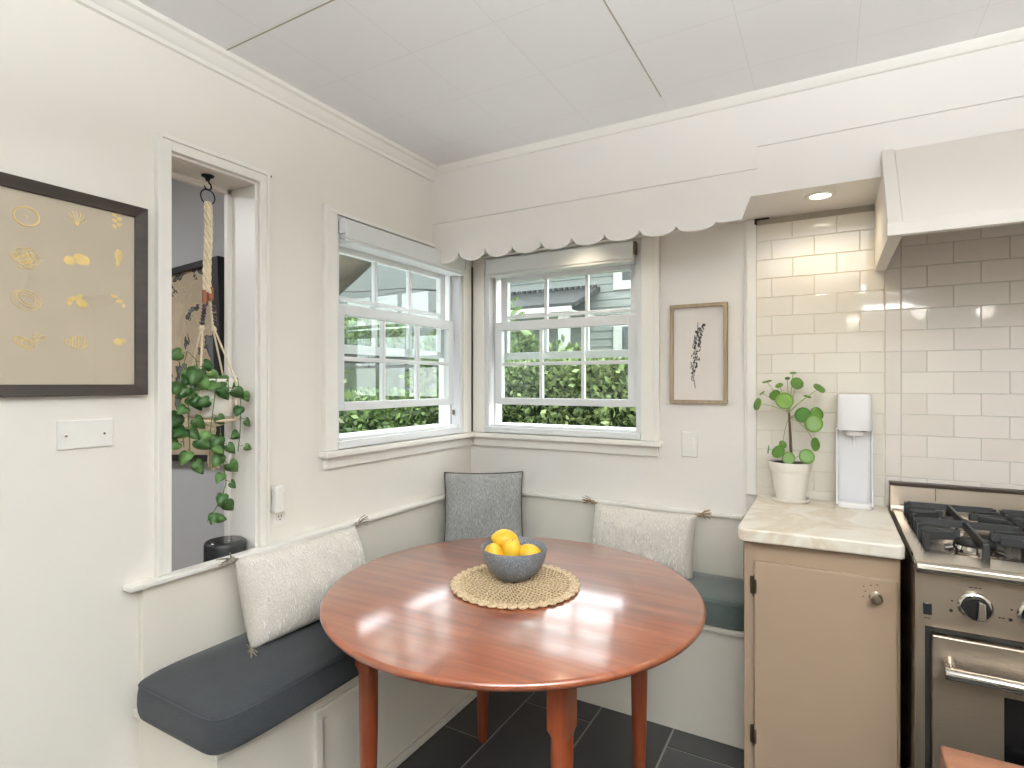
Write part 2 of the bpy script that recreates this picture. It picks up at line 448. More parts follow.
# ------------------------------------------------------------------ windows
def window(idx, conv, ext):
    """a: along the wall (0.10..0.965 from the corner), d: out of the room (+), z.  conv maps (a,d,z)->world box"""
    def bx(mb, a0, a1, d0, d1, z0, z1):
        p, q = conv(a0, d0), conv(a1, d1)
        mb.box(p[0], q[0], p[1], q[1], z0, z1)
    A0, A1 = (.10, .985) if idx == 1 else (.10, .965)
    J = .972 if idx == 1 else .94
    m = MB()
    # flat casing with a back band, stool and apron
    c0 = .0265 if idx == 2 else .0
    bx(m, c0, .10, -.020, 0, 1.117, 2.062); bx(m, A1, 1.029, -.020, 0, 1.117, 2.062); bx(m, 1.029, 1.052, -.027, 0, 1.117, 2.088)
    bx(m, c0, 1.029, -.0195, 0, 2.062, 2.078)
    bx(m, .0 if idx == 1 else .053, 1.068, -.052, 0, 1.094, 1.1165); bx(m, c0, 1.045, -.018, 0, 1.045, 1.0935)
    root = struct(m.build('window_%d' % idx, TRIM, smooth=False, bevel=.003))
    # frame: jambs, head, sloping sill
    m = MB()
    bx(m, A0 + .0005, .125, -.012, .128, 1.150, 2.0595); bx(m, J, A1 - .0005, -.012, .128, 1.150, 2.0595); bx(m, .125, J, -.012, .128, 1.96, 2.0595)
    bx(m, A0 + .001, A1 - .001, -.026, .15, 1.1205, 1.150); bx(m, .125, J, .0, .15, 1.150, 1.162)
    for s in (.125, J - .012): bx(m, s, s + .012, .042, .052, 1.16, 1.97)
    m.build('frame', SASH, root, smooth=False, bevel=.002)
    def sash(name, d0, d1, a0, a1, z0, z1, bot, top, stile=.042):
        s = MB()
        bx(s, a0, a0 + stile, d0, d1, z0, z1); bx(s, a1 - stile, a1, d0, d1, z0, z1)
        bx(s, a0 + stile, a1 - stile, d0, d1, z0, z0 + bot); bx(s, a0 + stile, a1 - stile, d0, d1, z1 - top, z1)
        o = s.build(name, SASH, root, smooth=False, bevel=.003)
        g0, g1, h0, h1 = a0 + stile, a1 - stile, z0 + bot, z1 - top
        s = MB(); mw = .009
        for k in (1, 2):
            c = g0 + (g1 - g0) * k / 3; bx(s, c - mw, c + mw, d0 + .004, d1 - .004, h0, h1)
        c = (h0 + h1) / 2; bx(s, g0, g1, d0 + .005, d1 - .005, c - mw, c + mw)
        s.build('muntins', SASH, o, smooth=False, bevel=.003)
        s = MB(); dm = (d0 + d1) / 2; bx(s, g0 - .004, g1 + .004, dm - .0012, dm + .0012, h0 - .004, h1 + .004)
        s.build('pane', GLASS, o, smooth=False)
    sash('lower_sash', .010, .042, .150, .964 if idx == 1 else .936, 1.272, 1.712, .034, .046)
    sash('upper_sash', .056, .086, .160, .964 if idx == 1 else .934, 1.515, 1.975, .034, .040)
    if idx == 1:
        s = MB(); bx(s, .128, .134, .02, .03, 1.215, 1.24); s.build('sash_lock_pin', HINGE, root, smooth=False)
    # roller shade cassette under the head casing
    o = thing('roller_shade', 'white boxed roller shade rolled up at the head of the ' + ('left window beside the doorway' if idx == 1 else 'right window'), 'window shade', conv(.53, -.02) + (1.966,))
    s = W(o); bx(s, .1255, J - .0015, -.050, -.0125, 1.966, 2.045); s.build('cassette', SASH, o, smooth=False, bevel=.006)
    s = W(o); bx(s, .1255, J - .0015, -.046, -.0125, 1.955, 1.9655); s.build('hem_bar', SASH, o, smooth=False, bevel=.002)
    for a in (.115, J - .001):
        s = W(o); bx(s, a, a + .010, -.052, -.0205, 1.985, 2.045); s.build('end_bracket', HINGE if (idx == 2 and a > .5) else MATTEW, o, smooth=False, bevel=.001)
    return root
window(1, lambda a, d: (-d, -a), None)
window(2, lambda a, d: (a, d), None)

# ------------------------------------------------------------------ scalloped valance board
pts = [(0.0, 2.175), (0.0, 2.005)]
cus = [.0 + .155, .308, .456, .604, .756, .905, 1.055, 1.204, 1.354]
prev = .0
zc, zl = 2.030, 1.978
for i, c in enumerate([.155] + cus[1:]):
    for k in range(1, 13):
        tt = k / 12; x = prev + (c - prev) * tt
        zk = zc - .028 * max(0, min(1, (x - .3) / 1.05)); z = zk - (zk - zl) * sqrt(max(0, 1 - (2 * tt - 1) ** 2)) ** 1.0
        pts.append((x, z))
    prev = c
pts += [(1.372, 1.998), (1.446, 1.998), (1.478, 2.079), (4.19, 2.079), (4.19, 2.258), (1.500, 2.258), (1.500, 2.178)]
m = MB((0, -.33, 2.0)); 
n = len(pts)
# triangulated in strips: build as quads between the top line and the outline, so the concave outline stays clean
def topz(x): return 2.178 if x < 1.5 else 2.258
low = pts[1:n - 3]
low2 = []
for (x, z) in low:
    low2.append((x, z))
vs = []; fs = []
cols = [(x, z, 2.178) for (x, z) in low2 if x < 1.5] + [(1.5, 2.079, 2.178), (1.5, 2.079, 2.258), (4.19, 2.079, 2.258)]
for (x, z, zt) in cols:
    vs += [(x, -.343, z), (x, -.343, zt), (x, -.330, z), (x, -.330, zt)]
for i in range(len(cols) - 1):
    a, b = i * 4, i * 4 + 4
    if cols[i][0] == cols[i + 1][0]:
        fs += [(a + 1, b + 1, b + 3, a + 3)]; continue
    fs += [(a, b, b + 1, a + 1), (a + 2, a + 3, b + 3, b + 2), (a, a + 2, b + 2, b), (a + 1, b + 1, b + 3, a + 3)]
fs += [(0, 1, 3, 2)]; e = (len(cols) - 1) * 4; fs += [(e, e + 2, e + 3, e + 1)]
m.add(vs, fs)
tag(m.build('valance_board', SOFF, smooth=False), 'long white scalloped wooden valance board along the soffit above the corner windows', 'valance')

# ------------------------------------------------------------------ wall tile and trim at the counter
def tiles(name, x0, x1, z0, z1, joint, strip, mat, gmat, zb=1.106, ph=.0798, pw=.158):
    m = MB(); m.box(x0, x1, -.006, -.0005, z0, z1); o = struct(m.build(name, gmat, smooth=False))
    m = MB(); g = .0011
    k0 = int((z0 - zb) / ph) - 2
    xs = x0
    if strip:
        xs = x0 + strip
        for k in range(k0 - (k0 % 2), 30, 2):
            a, b = zb + ph * (k + 1), zb + ph * (k + 3)
            a, b = max(a, z0), min(b, z1)
            if b - a > .01: m.box(x0 + g, xs - g, -.0085, -.004, a + g, b - g)
    for k in range(k0, 30):
        a, b = zb + ph * k, zb + ph * (k + 1)
        a, b = max(a, z0), min(b, z1)
        if b - a < .01: continue
        xx = joint + (0 if k % 2 else -pw / 2)
        xx -= pw * (int((xx - x0) / pw) + 3)
        while xx < x1:
            p, q = max(xx, xs), min(xx + pw, x1)
            if q - p > .008: m.box(p + g, q - g, -.0085, -.004, a + g, b - g)
            xx += pw
    m.build(name + '_tiles', mat, o, smooth=False, bevel=.0016, seg=2)
    return o
tiles('wall_counter', 1.462, 1.919, .872, 2.055, 1.60, 0, TILEC, GROUTC)
tiles('wall_range', 1.919, 3.2, .60, 2.1, 2.05 + .079, .051, TILE, GROUTG)
m = MB(); m.box(1.424, 1.462, -.020, 0, .91, 2.079); m.box(1.414, 1.426, -.012, 0, .82, 2.079)
struct(m.build('trim_5', TRIM, smooth=False, bevel=.002))
m = MB(); m.box(1.462, 1.885, -.004, 0, 2.055, 2.08); a = struct(m.build('trim_7', GREYGAP, smooth=False))
m = MB(); m.box(1.456, 1.512, -.0215, -.0005, 2.0765, 2.0795); m.box(1.456, 1.4635, -.0215, -.0005, 2.055, 2.078)
m.build('crack', BLACKGAP, a, smooth=False)

# recessed lights
def can(x, y, label, spot=0, z=2.08, col=(1, .82, .54), grp=None, ang=120):
    t = thing('recessed_light', label, 'ceiling light', (x, y, z), group=grp)
    mb = MB(); mb.lathe([(.034, -.0015), (.036, -.005), (.046, -.005), (.052, -.001), (.052, 0)], n=36); mb.build('trim_ring', TRIM, t)
    mb = MB(); mb.lathe([(0, -.002), (.034, -.002), (.034, 0)], n=36); mb.build('lens', LENS, t)
    if spot:
        l = bpy.data.lights.new('recessed_lamp', 'SPOT'); l.energy = spot; l.color = col; l.spot_size = R(ang); l.spot_blend = .6; l.shadow_soft_size = .03
        o = bpy.data.objects.new('recessed_lamp', l); COL.objects.link(o); o.parent = t; o.location = (0, 0, -.012)
    return t
can(1.703, -.228, 'small round lit recessed light in the soffit over the counter plant', 4.2, ang=150)
can(.70, -.17, 'small lit recessed light hidden behind the scalloped board above the right window', 2.2, ang=150)

# ------------------------------------------------------------------ built-in benches
b = thing('built_in_bench', 'white built-in bench along the left wall under the doorway opening', 'bench', (.2, -.9, 0))
mb = W(b); mb.box(.0, .366, -1.72, -.004, 0.0, .43); mb.build('base', BENCH, b, smooth=False, bevel=.002)
def panel(mb, y0, y1, z0, z1, x, w=.0):
    f = .028
    mb.box(x, x + .014, y0, y1, z1 - f, z1); mb.box(x, x + .014, y0, y1, z0, z0 + f); mb.box(x, x + .014, y0, y0 + f, z0 + f, z1 - f); mb.box(x, x + .014, y1 - f, y1, z0 + f, z1 - f)
for (y0, y1) in ((-1.41, -.34),):
    mb = W(b); panel(mb, y0, y1, .001, .385, .366); mb.build('front_panel', BENCH, b, smooth=False, bevel=.003)
mb = W(b); mb.box(.0, .392, -1.738, -.004, .43, .452); mb.build('seat_board', BENCH, b, smooth=False, bevel=.004)
mb = W(b); mb.box(.002, .022, -1.722, -.004, .452, .80); mb.build('back_panel', BENCH, b, smooth=False, bevel=.002)
mb = W(b); mb.box(.002, .045, -1.765, -.046, .800, .815); mb.build('cap_rail', TRIM, b, smooth=False, bevel=.003)
b = thing('built_in_bench', 'white built-in bench along the right wall between corner and taupe cabinet', 'bench', (.9, -.2, 0))
mb = W(b); mb.box(.364, 1.48, -.322, -.004, 0.0, .43); mb.build('base', BENCH, b, smooth=False, bevel=.002)
mb = W(b); mb.box(.394, 1.48, -.346, -.004, .43, .452); mb.build('seat_board', BENCH, b, smooth=False, bevel=.004)
mb = W(b); mb.box(.024, 1.412, -.022, -.003, .452, .803); mb.build('back_panel', BENCH, b, smooth=False, bevel=.002)
mb = W(b); mb.box(.004, 1.412, -.040, -.003, .803, .818); mb.build('cap_rail', TRIM, b, smooth=False, bevel=.003)

def cushion(name, lab, x0, x1, y0, y1, z0, z1, mat):
    t = thing(name, lab, 'seat cushion', ((x0 + x1) / 2, (y0 + y1) / 2, z0))
    cx, cy, hx, hy = t.location.x, t.location.y, (x1 - x0) / 2, (y1 - y0) / 2
    mb = MB(); hz = z1 - z0
    # rounded-box loops, softly domed
    def sq(a, p): return math.copysign(abs(a) ** p, a)
    levels = []
    N = 72
    for (s, z) in ((.0, 0), (.5, 0), (.9, .0), (.965, .004), (.99, .02), (1.0, hz * .42), (.996, hz * .62), (.985, hz * .78), (.965, hz * .90), (.93, hz * .965), (.85, hz), (.5, hz + .005), (0, hz + .006)):
        ring = []
        inset = (1 - s) * .19 if s > .8 else None
        for k in range(N):
            th = 2 * pi * k / N
            ux, uy = sq(cos(th), .16), sq(sin(th), .16)
            if inset is not None: px, py = ux * (hx - inset * .35 / .19 * .19), uy * (hy - inset)
            else: px, py = ux * hx * s, uy * hy * s
            zz = z + (.0025 * noise.noise(Vector((px * 6, py * 6, z * 9 + 3))) if z > .01 else 0)
            ring.append((px, py, zz))
        levels.append(ring)
    vs = [p for r in levels for p in r]; fs = []
    for i in range(len(levels) - 1):
        for k in range(N):
            fs.append((i * N + k, i * N + (k + 1) % N, (i + 1) * N + (k + 1) % N, (i + 1) * N + k))
    mb.add(vs, fs); c = mb.build('cover', mat, t, angle=80)
    mb = MB(); ring = [Vector(p) + Vector((p[0] * .004, p[1] * .002, .001)) for p in levels[8]]
    mb.tube(ring, .0022, 5, closed=True); mb.build('seam', mat, t)
    return t
cushion('bench_cushion', 'long charcoal grey seat cushion on the left bench', .026, .434, -1.764, -.03, .4525, .552, CUSH)
cushion('bench_cushion', 'slate green seat cushion on the right bench beside the taupe cabinet', .418, 1.474, -.362, -.028, .4525, .556, CUSHG)

# ------------------------------------------------------------------ pillows
def pillow_surface(mb, w, h, t, n=30, seed=0, wr=.011, pinch=.03):
    def P(i, j, side):
        u, v = -1 + 2 * i / n, -1 + 2 * j / n
        x = w / 2 * u * (1 - pinch * (1 - v * v) * abs(u)); z = h / 2 * v * (1 - pinch * (1 - u * u) * abs(v))
        k = max(0, (1 - u * u) * (1 - v * v)) ** .38
        y = side * t / 2 * k
        e = min(1, 4 * (1 - max(abs(u), abs(v))))
        y += side * wr * e * (noise.noise(Vector((x * 11 + seed, z * 11, side * 3.0))) + .5 * noise.noise(Vector((x * 30, z * 22 + seed, side))))
        return Vector((x, y, z))
    F = [[P(i, j, -1) for i in range(n + 1)] for j in range(n + 1)]
    for side in (-1, 1):
        mb.grid(lambda a, b, s=side: P(round(a * n), round(b * n), s), n, n)
    return P
def tassel(parent, p, dirs, mat, name='tassel', kr=.009, nst=9, ln=.05, sp=.5):
    mb = MB(); p = Vector(p); d = Vector(dirs).normalized()
    mb.tube([p - d * .012, p + d * .006], .0045, 6)
    mb.ell(p + d * .010, (kr, kr, kr), 10, 6)
    for k in range(nst):
        o = Vector((rnd.uniform(-1, 1), rnd.uniform(-1, 1), rnd.uniform(-1, 1))) * sp
        q = p + d * .012; a = q + (d + o).normalized() * ln * .5; c = a + (d + o * .9 + Vector((0, 0, -.25))).normalized() * ln * .5 * rnd.uniform(.7, 1.1)
        mb.tube([q, a, c], [.0022, .0022, .0015], 5)
    return mb.build(name, mat, parent)
def lumbar(label, loc, rot, w, h, t, seed, corners, cord):
    T = thing('lumbar_pillow', label, 'pillow', loc, rot, None)
    mb = MB(); P = pillow_surface(mb, w, h, t, seed=seed); mb.cur = 1; r2 = random.Random(seed)
    for k in range(300):
        i, j = r2.uniform(1.5, 28.5), r2.uniform(1.5, 28.5)
        L = r2.uniform(.5, 1.5); jj = [max(.2, min(29.8, j + q * L)) for q in (-1, 0, 1)]
        p = [P(i + r2.uniform(-.12, .12), q, -1) for q in jj]
        mb.tube([p[0] + Vector((0, .001, 0)), p[1] + Vector((r2.uniform(-.001, .001), -.0022, 0)), p[2] + Vector((r2.uniform(-.002, .002), .0005, 0))], [.0008, .0019, .0008], 5)
    mb.build('cover', [PILC, TUFT], T, angle=170)
    for (u, v, d) in corners:
        tassel(T, (u * w / 2, 0, v * h / 2), d, cord)
    return T
lumbar('cream tufted lumbar pillow with tassels on the left charcoal cushion', (.138, -1.232, .688), (-.30, 0, R(88)), .50, .285, .20, 3,
       [(-1, 1, (-1, -.3, .25)), (1, 1, (1, -.4, .25)), (-1, -1, (-.45, -1, .30)), (1, -1, (1, 0, .1))], CORDG)
lumbar('cream tufted lumbar pillow with tassels leaning on the right bench back', (1.0, -.134, .686), (-.28, 0, R(-2)), .475, .275, .18, 11,
       [(-1, 1, (-1, -.3, .2)), (1, 1, (1, -.3, .1)), (-1, -1, (-1, 0, -.3)), (1, -1, (.6, -.3, -.5))], CORDB)
T = thing('square_pillow', 'grey woven square pillow propped in the bench corner between the windows', 'pillow', (.225, -.222, .744), (-.20, 0, R(33)))
mb = MB(); P = pillow_surface(mb, .395, .385, .13, seed=23, wr=.005, pinch=.045); mb.build('cover', PILG, T, angle=170)
ring = [P(i, 0, 1) for i in range(31)] + [P(30, j, 1) for j in range(1, 31)] + [P(i, 30, 1) for i in range(29, -1, -1)] + [P(0, j, 1) for j in range(29, 0, -1)]
mb = MB(); mb.tube(ring, .0042, 6, closed=True); mb.build('piping', PIPE, T, label='dark grey piped edge')

# ------------------------------------------------------------------ table
TX, TY = .873, -1.071
t = thing('dining_table', 'round cherry wood dining table in front of the corner benches', 'table', (TX, TY, 0))
mb = MB(); Rr = .572
prof = [(0, .722), (Rr - .037, .722), (Rr - .016, .724), (Rr - .009, .7285), (Rr - .008, .731), (Rr - .0025, .733), (Rr - .0005, .738), (Rr, .742), (Rr - .0015, .746), (Rr - .005, .7488), (Rr - .010, .75), (0, .75)]
mb.lathe(prof, n=128); mb.build('tabletop', CHERRY, t, angle=60)
mb = MB()
for s in (-1, 1):
    mb.box(-.29, .29, s * .309 - .011, s * .309 + .011, .655, .722); mb.box(s * .309 - .011, s * .309 + .011, -.29, .29, .655, .722)
mb.build('apron', CHERRYL, t, smooth=False, bevel=.002)
for sx in (-1, 1):
    for sy in (-1, 1):
        c = (sx * .309, sy * .309)
        mb = MB()
        mb.box(c[0] - .027, c[0] + .027, c[1] - .027, c[1] + .027, .566, .722)
        # chamfered shoulder down to the octagonal, then round, taper
        rings = [(.027, .566, 0), (.0272, .555, .55), (.0275, .543, 1), (.027, .40, 1), (.023, .20, 1), (.0165, .0, 1)]
        vs = []; N = 24
        for (r_, z_, k) in rings:
            for q in range(N):
                th = 2 * pi * q / N; cc, ss = cos(th), sin(th)
                sqr = 1 / max(abs(cc), abs(ss)); rr = r_ * (sqr * (1 - k) + k * 1.0)
                vs.append((c[0] + rr * cc, c[1] + rr * ss, z_))
        fs = [(i * N + q, i * N + (q + 1) % N, (i + 1) * N + (q + 1) % N, (i + 1) * N + q) for i in range(len(rings) - 1) for q in range(N)]
        fs.append(tuple((len(rings) - 1) * N + q for q in range(N)))
        mb.add(vs, fs)
        mb.build('leg', CHERRYL, t, angle=35)

# placemat: crocheted jute round
t = thing('placemat', 'round crocheted jute placemat under the bowl on the table', 'placemat', (.873, -1.057, .7502))
mb = MB(); mb.lathe([(0, 0), (.185, 0), (.186, .003), (0, .0035)], n=64); mb.build('backing', plain('jute_backing', (128, 98, 66), .95, var=.15, nscale=80), t)
mb = MB()
rr = .018; row = 0
while rr < .180:
    n = max(8, int(2 * pi * rr / .016)); pts = []
    M = n * 6
    for k in range(M):
        th = 2 * pi * k / M; ph = th * n + row
        r_ = rr + .0055 * sin(ph); pts.append((r_ * cos(th), r_ * sin(th), .006 + .0022 * cos(ph)))
    mb.tube(pts, .0024, 5, closed=True)
    rr += .0132; row += 1.3
mb.build('braid', JUTE, t)
mb = MB(); n = 40
for k in range(n):
    th = 2 * pi * k / n; c = Vector((.1875 * cos(th), .1875 * sin(th), .006)); a = Vector((cos(th), sin(th), 0)); bb = Vector((-sin(th), cos(th), 0))
    mb.tube([c + a * .0125 * cos(q) + bb * .0115 * sin(q) for q in [2 * pi * i / 12 for i in range(12)]], .0042, 6, closed=True)
    mb.tube([c + a * .0055 * cos(q) + bb * .005 * sin(q) for q in [2 * pi * i / 8 for i in range(8)]], .0034, 6, closed=True)
mb.build('scalloped_edge', JUTE, t)
# bowl and lemons
BX, BY, BZ = .855, -1.030, .7605
mb = MB((BX, BY, BZ))
mb.lathe([(x, z) for x, z in [(0, .004), (.034, .004), (.040, 0), (.045, .002), (.062, .012), (.080, .029), (.094, .052), (.102, .077), (.1065, .100), (.1055, .1025), (.1035, .1015), (.099, .080), (.090, .055), (.076, .034), (.058, .018), (.03, .010), (0, .009)]], (BX, BY, BZ), 64)
tag(mb.build('fruit_bowl', STONEW, angle=60), 'speckled blue-grey stoneware bowl holding lemons on the jute placemat', 'bowl')
def lemon(label, p, rot, s=1.0):
    t = thing('lemon', label, 'lemon', p, rot, 'lemons in the bowl')
    mb = MB(); prof = []
    for i in range(19):
        a = -pi / 2 + pi * i / 18
        r_ = .0315 * cos(a) ** .92 if abs(cos(a)) > 1e-6 else 0; z = .0385 * sin(a)
        if i in (0, 18): r_ = 0; z *= 1.13
        if i in (1, 17): r_ = .0065; z *= 1.09
        prof.append((max(r_, 0) * s, z * s))
    mb.lathe(prof, n=28); mb.build('peel', LEMON, t, angle=180)
    mb = MB(); mb.lathe([(0, .0415 * s), (.0025, .0435 * s), (.0022, .0455 * s), (0, .046 * s)], n=8); mb.build('stem_end', VINE, t)
lemon('largest lemon at the back left, topmost of the pile in the bowl', (BX - .040, BY + .012, BZ + .112), (R(75), 0, R(-50)), 1.12)
lemon('lemon in the middle of the bowl, in front of the topmost one', (BX + .004, BY - .022, BZ + .092), (R(20), R(15), 0))
lemon('lemon at the left front of the bowl, nearest the left rim', (BX - .045, BY - .052, BZ + .082), (R(28), R(-10), R(20)), .97)
lemon('lemon at the right of the bowl, nearest the right rim', (BX + .054, BY + .005, BZ + .080), (R(70), 0, R(-65)), 1.05)
lemon('lemon mostly hidden low at the back of the bowl', (BX + .005, BY + .047, BZ + .055), (R(80), 0, R(40)))

# ------------------------------------------------------------------ counter cabinet
c = thing('base_cabinet', 'taupe painted base cabinet between the right bench and the range', 'cabinet', (1.7, -.3, 0))
mb = W(c); mb.box(1.488, 1.915, -.605, -.002, 0, .872); mb.build('carcass', TAUPE, c, smooth=False, bevel=.002)
mb = W(c); mb.box(1.5205, 1.908, -.622, -.6055, .10, .808); d = mb.build('door', TAUPE, c, smooth=False, bevel=.004, seg=3)
mb = MB(c.location); mb.lathe([(.017, .0), (.017, -.003), (.007, -.006), (.007, -.016), (.014, -.020), (.0165, -.026), (.013, -.031), (0, -.033)], (1.853, -.622, .752), 28, 'y')
mb.build('knob', NICKEL, d, label='round brushed nickel knob')
mb = W(c)
for (dx, dz) in ((-.030, .026), (-.026, .012), (-.031, -.004), (-.012, .032), (.004, .036)): mb.lathe([(0, -.0008), (.0025, -.0006), (.0025, 0)], (1.853 + dx, -.622, .752 + dz), 8, 'y')
mb.build('paint_chips', HINGE, d)
for z in (.724, .236):
    mb = W(c); mb.box(1.507, 1.519, -.612, -.605, z - .028, z + .028); mb.box(1.521, 1.528, -.6245, -.620, z - .022, z + .022); mb.cyl((1.520, -.615, z - .028), (1.520, -.615, z + .028), .0045, 12)
    mb.ell((1.520, -.615, z + .031), (.005, .005, .005), 8, 6); mb.ell((1.520, -.615, z - .031), (.005, .005, .005), 8, 6)
    mb.build('hinge', HINGE, c)
# marble top with a slightly uneven front edge
mb = MB((1.69, -.3, .872)); mb.prism([(1.470, -.012), (1.925, -.012), (1.925, -.622), (1.915, -.631), (1.492, -.648), (1.478, -.640), (1.470, -.610)], 'z', .8725, .914)
tag(mb.build('countertop', MARBLE, smooth=False, bevel=.006, seg=3), 'cream veined marble countertop on the taupe cabinet', 'countertop')

# ------------------------------------------------------------------ counter plant (coin-leaf)
px0, py0, pz0 = 1.597, -.098, .9145
t = thing('potted_plant', 'coin-leaf plant with one brown stem in a white pot on the marble counter', 'plant', (px0, py0, pz0))
mb = MB(); mb.lathe([(0, 0), (.062, 0), (.068, .004), (.071, .014), (.069, .0155), (.062, .010), (0, .007)], n=44); mb.build('saucer', CERW, t, angle=50)
mb = MB(); mb.lathe([(0, .008), (.050, .008), (.053, .012), (.070, .120), (.072, .121), (.075, .124), (.080, .156), (.0785, .1575), (.0765, .1565), (.074, .140), (.0, .138)], n=48); mb.build('pot', CERW, t, angle=50)
mb = MB(); mb.grid(lambda a, b_: (lambda r_, th: (r_ * cos(th), r_ * sin(th), .150 + .005 * noise.noise(Vector((r_ * cos(th) * 50, r_ * sin(th) * 50, 1)))))(.0755 * b_, 2 * pi * a), 24, 5)
mb.build('soil', SOIL, t)
top = Vector((.002, 0, .385 - .012))
mb = MB(); st = [Vector((.001, 0, .138)), Vector((.002, -.002, .20)), Vector((-.001, 0, .27)), Vector((-.004, .002, .33)), Vector((-.005, 0, .352))]
mb.tube(st, [.0062, .0058, .0052, .0046, .004], 10); mb.build('trunk', TRUNKP, t)
# leaf target centres given as local (x, z), depth y, radius and facing
LV = [(-.121, .385, -.02, .024, (-.7, -.6, .2)), (-.086, .478, .0, .018, (-.2, -.25, 1)), (-.055, .424, -.03, .022, (-.3, -.8, .5)), (-.018, .402, -.05, .033, (.1, -.9, .45)),
      (-.042, .462, .01, .015, (-.2, -.6, .8)), (.024, .470, .0, .024, (.3, -.8, .35)), (.009, .512, .01, .014, (0, -.3, 1)), (.103, .452, -.01, .023, (.5, -.5, .7)), (.060, .418, .01, .014, (.2, -.3, .95)),
      (.045, .347, -.035, .030, (-.1, -.9, .4)), (.083, .315, -.05, .033, (.1, -.95, .3)), (.094, .350, .02, .026, (.5, -.8, .3)), (.090, .232, -.02, .025, (.8, -.6, .1)), (.060, .186, -.05, .028, (.2, -.95, .25)),
      (-.003, .178, -.06, .024, (.1, -.9, .35)), (-.042, .200, -.045, .026, (-.4, -.8, .5)), (-.025, .226, -.02, .016, (.5, -.7, .4)), (-.082, .200, .0, .017, (-.95, -.2, .1)), (-.012, .49, .02, .010, (0, -.5, .8)), (-.105, .43, .0, .012, (-.6, -.3, .7))]
mb = MB(); ms = MB()
for (x, z, y, r_, nrm) in LV:
    nz = Vector(nrm).normalized(); a = nz.cross(Vector((0, 0, 1))); a = a.normalized() if a.length > .05 else Vector((1, 0, 0)); bb = nz.cross(a).normalized()
    cpt = Vector((x, y, z))
    vs = [cpt - nz * .003]; N = 18
    for q in (.35, .7, 1.0):
        for k in range(N):
            th = 2 * pi * k / N
            vs.append(cpt + a * cos(th) * r_ * q * 1.0 + bb * sin(th) * r_ * q * 1.06 + nz * (-.10 * r_ * q * q + .04 * r_ * sin(3 * th) * q * q - .003 * (1 - q)))
    fs = [(0, 1 + k, 1 + (k + 1) % N) for k in range(N)] + [(1 + i * N + k, 1 + (i + 1) * N + k, 1 + (i + 1) * N + (k + 1) % N, 1 + i * N + (k + 1) % N) for i in range(2) for k in range(N)]
    mb.add(vs, fs)
    s0 = st[-1] if z > .38 else (st[3] if z > .28 else Vector((.0, 0, .15)))
    if z > .21 and z <= .28: s0 = st[3]
    mid = (s0 + cpt) / 2 + Vector((x * .12, 0, .02 if z > .3 else .035))
    pts = []
    for q in range(9):
        k = q / 8; pts.append(s0 * (1 - k) ** 2 + mid * 2 * k * (1 - k) + (cpt - nz * .004) * k * k)
    ms.tube(pts, .0014, 5)
mb.build('foliage', LPIL, t, solid=.0012, angle=80); ms.build('leaf_stalks', STEM, t)

# ------------------------------------------------------------------ soda machine
sx, sy = 1.815, -.085
t = thing('soda_machine', 'white countertop soda maker beside the coin-leaf plant', 'soda maker', (sx, sy, .9145))
def rrect(hx, hy, p=.35, n=40):
    o = []
    for k in range(n):
        th = 2 * pi * k / n
        o.append((math.copysign(abs(cos(th)) ** p, cos(th)) * hx, math.copysign(abs(sin(th)) ** p, sin(th)) * hy))
    return o
def loft(mb, rings):
    N = len(rings[0]); vs = [p for r_ in rings for p in r_]
    fs = [(i * N + k, i * N + (k + 1) % N, (i + 1) * N + (k + 1) % N, (i + 1) * N + k) for i in range(len(rings) - 1) for k in range(N)]
    fs += [tuple(range(N - 1, -1, -1)), tuple((len(rings) - 1) * N + k for k in range(N))]
    mb.add(vs, fs)
mb = MB()
loft(mb, [[(x * s, y * s, z) for (x, y) in rrect(.060, .062)] for (s, z) in ((.96, 0), (1, .004), (1, .016), (.985, .021))]); mb.build('base', GLOSSW, t, angle=40)
mb = MB()
loft(mb, [[(x * s, y * .50 + .030, z) for (x, y) in rrect(.060, .062)] for (s, z) in ((1, .016), (.985, .10), (.965, .25), (.955, .30))]); mb.build('column', MATTEW, t, angle=40)
mb = MB()
for s in (-1, 1):
    mb.prism([(-.058, .012), (.058, .012), (.058, .30), (-.004, .30), (-.012, .16), (-.022, .07), (-.046, .028)], 'x', s * .0605, s * .0545)
mb.build('side_frame', GLOSSW, t, smooth=False, bevel=.0025)
mb = MB()
loft(mb, [[(x * s, y * s, z) for (x, y) in rrect(.0575, .060)] for (s, z) in ((.97, .292), (1.0, .297), (.99, .36), (.97, .415), (.955, .424), (.90, .429))]); mb.build('head', GLOSSW, t, angle=40)
mb = MB(); loft(mb, [[(x * s, y * s - .005, z) for (x, y) in rrect(.043, .038, .8)] for (s, z) in ((1, .288), (1, .2935))]); mb.build('collar', BLACKP, t, angle=40)
mb = MB(); mb.lathe([(.0, .272), (.026, .272), (.031, .278), (.031, .289), (0, .289)], (0, -.018, 0), 28); mb.build('carriage', GLOSSW, t)
mb = MB(); mb.lathe([(0, .228), (.0035, .228), (.0045, .272), (0, .272)], (0, -.020, 0), 12); mb.build('nozzle', GLOSSW, t)

# ------------------------------------------------------------------ range
rx0, rx1 = 1.936, 2.70
t = thing('gas_range', 'stainless steel gas range with cast-iron grates right of the taupe cabinet', 'range', (2.3, -.4, 0))
mb = W(t); mb.box(rx0, rx1, -.735, -.025, .08, .872); mb.build('body', STEEL, t, smooth=False, bevel=.002)
mb = W(t); mb.box(rx0 + .02, rx1 - .02, -.68, -.06, 0, .08); mb.build('toe_kick', BLACKP, t, smooth=False)
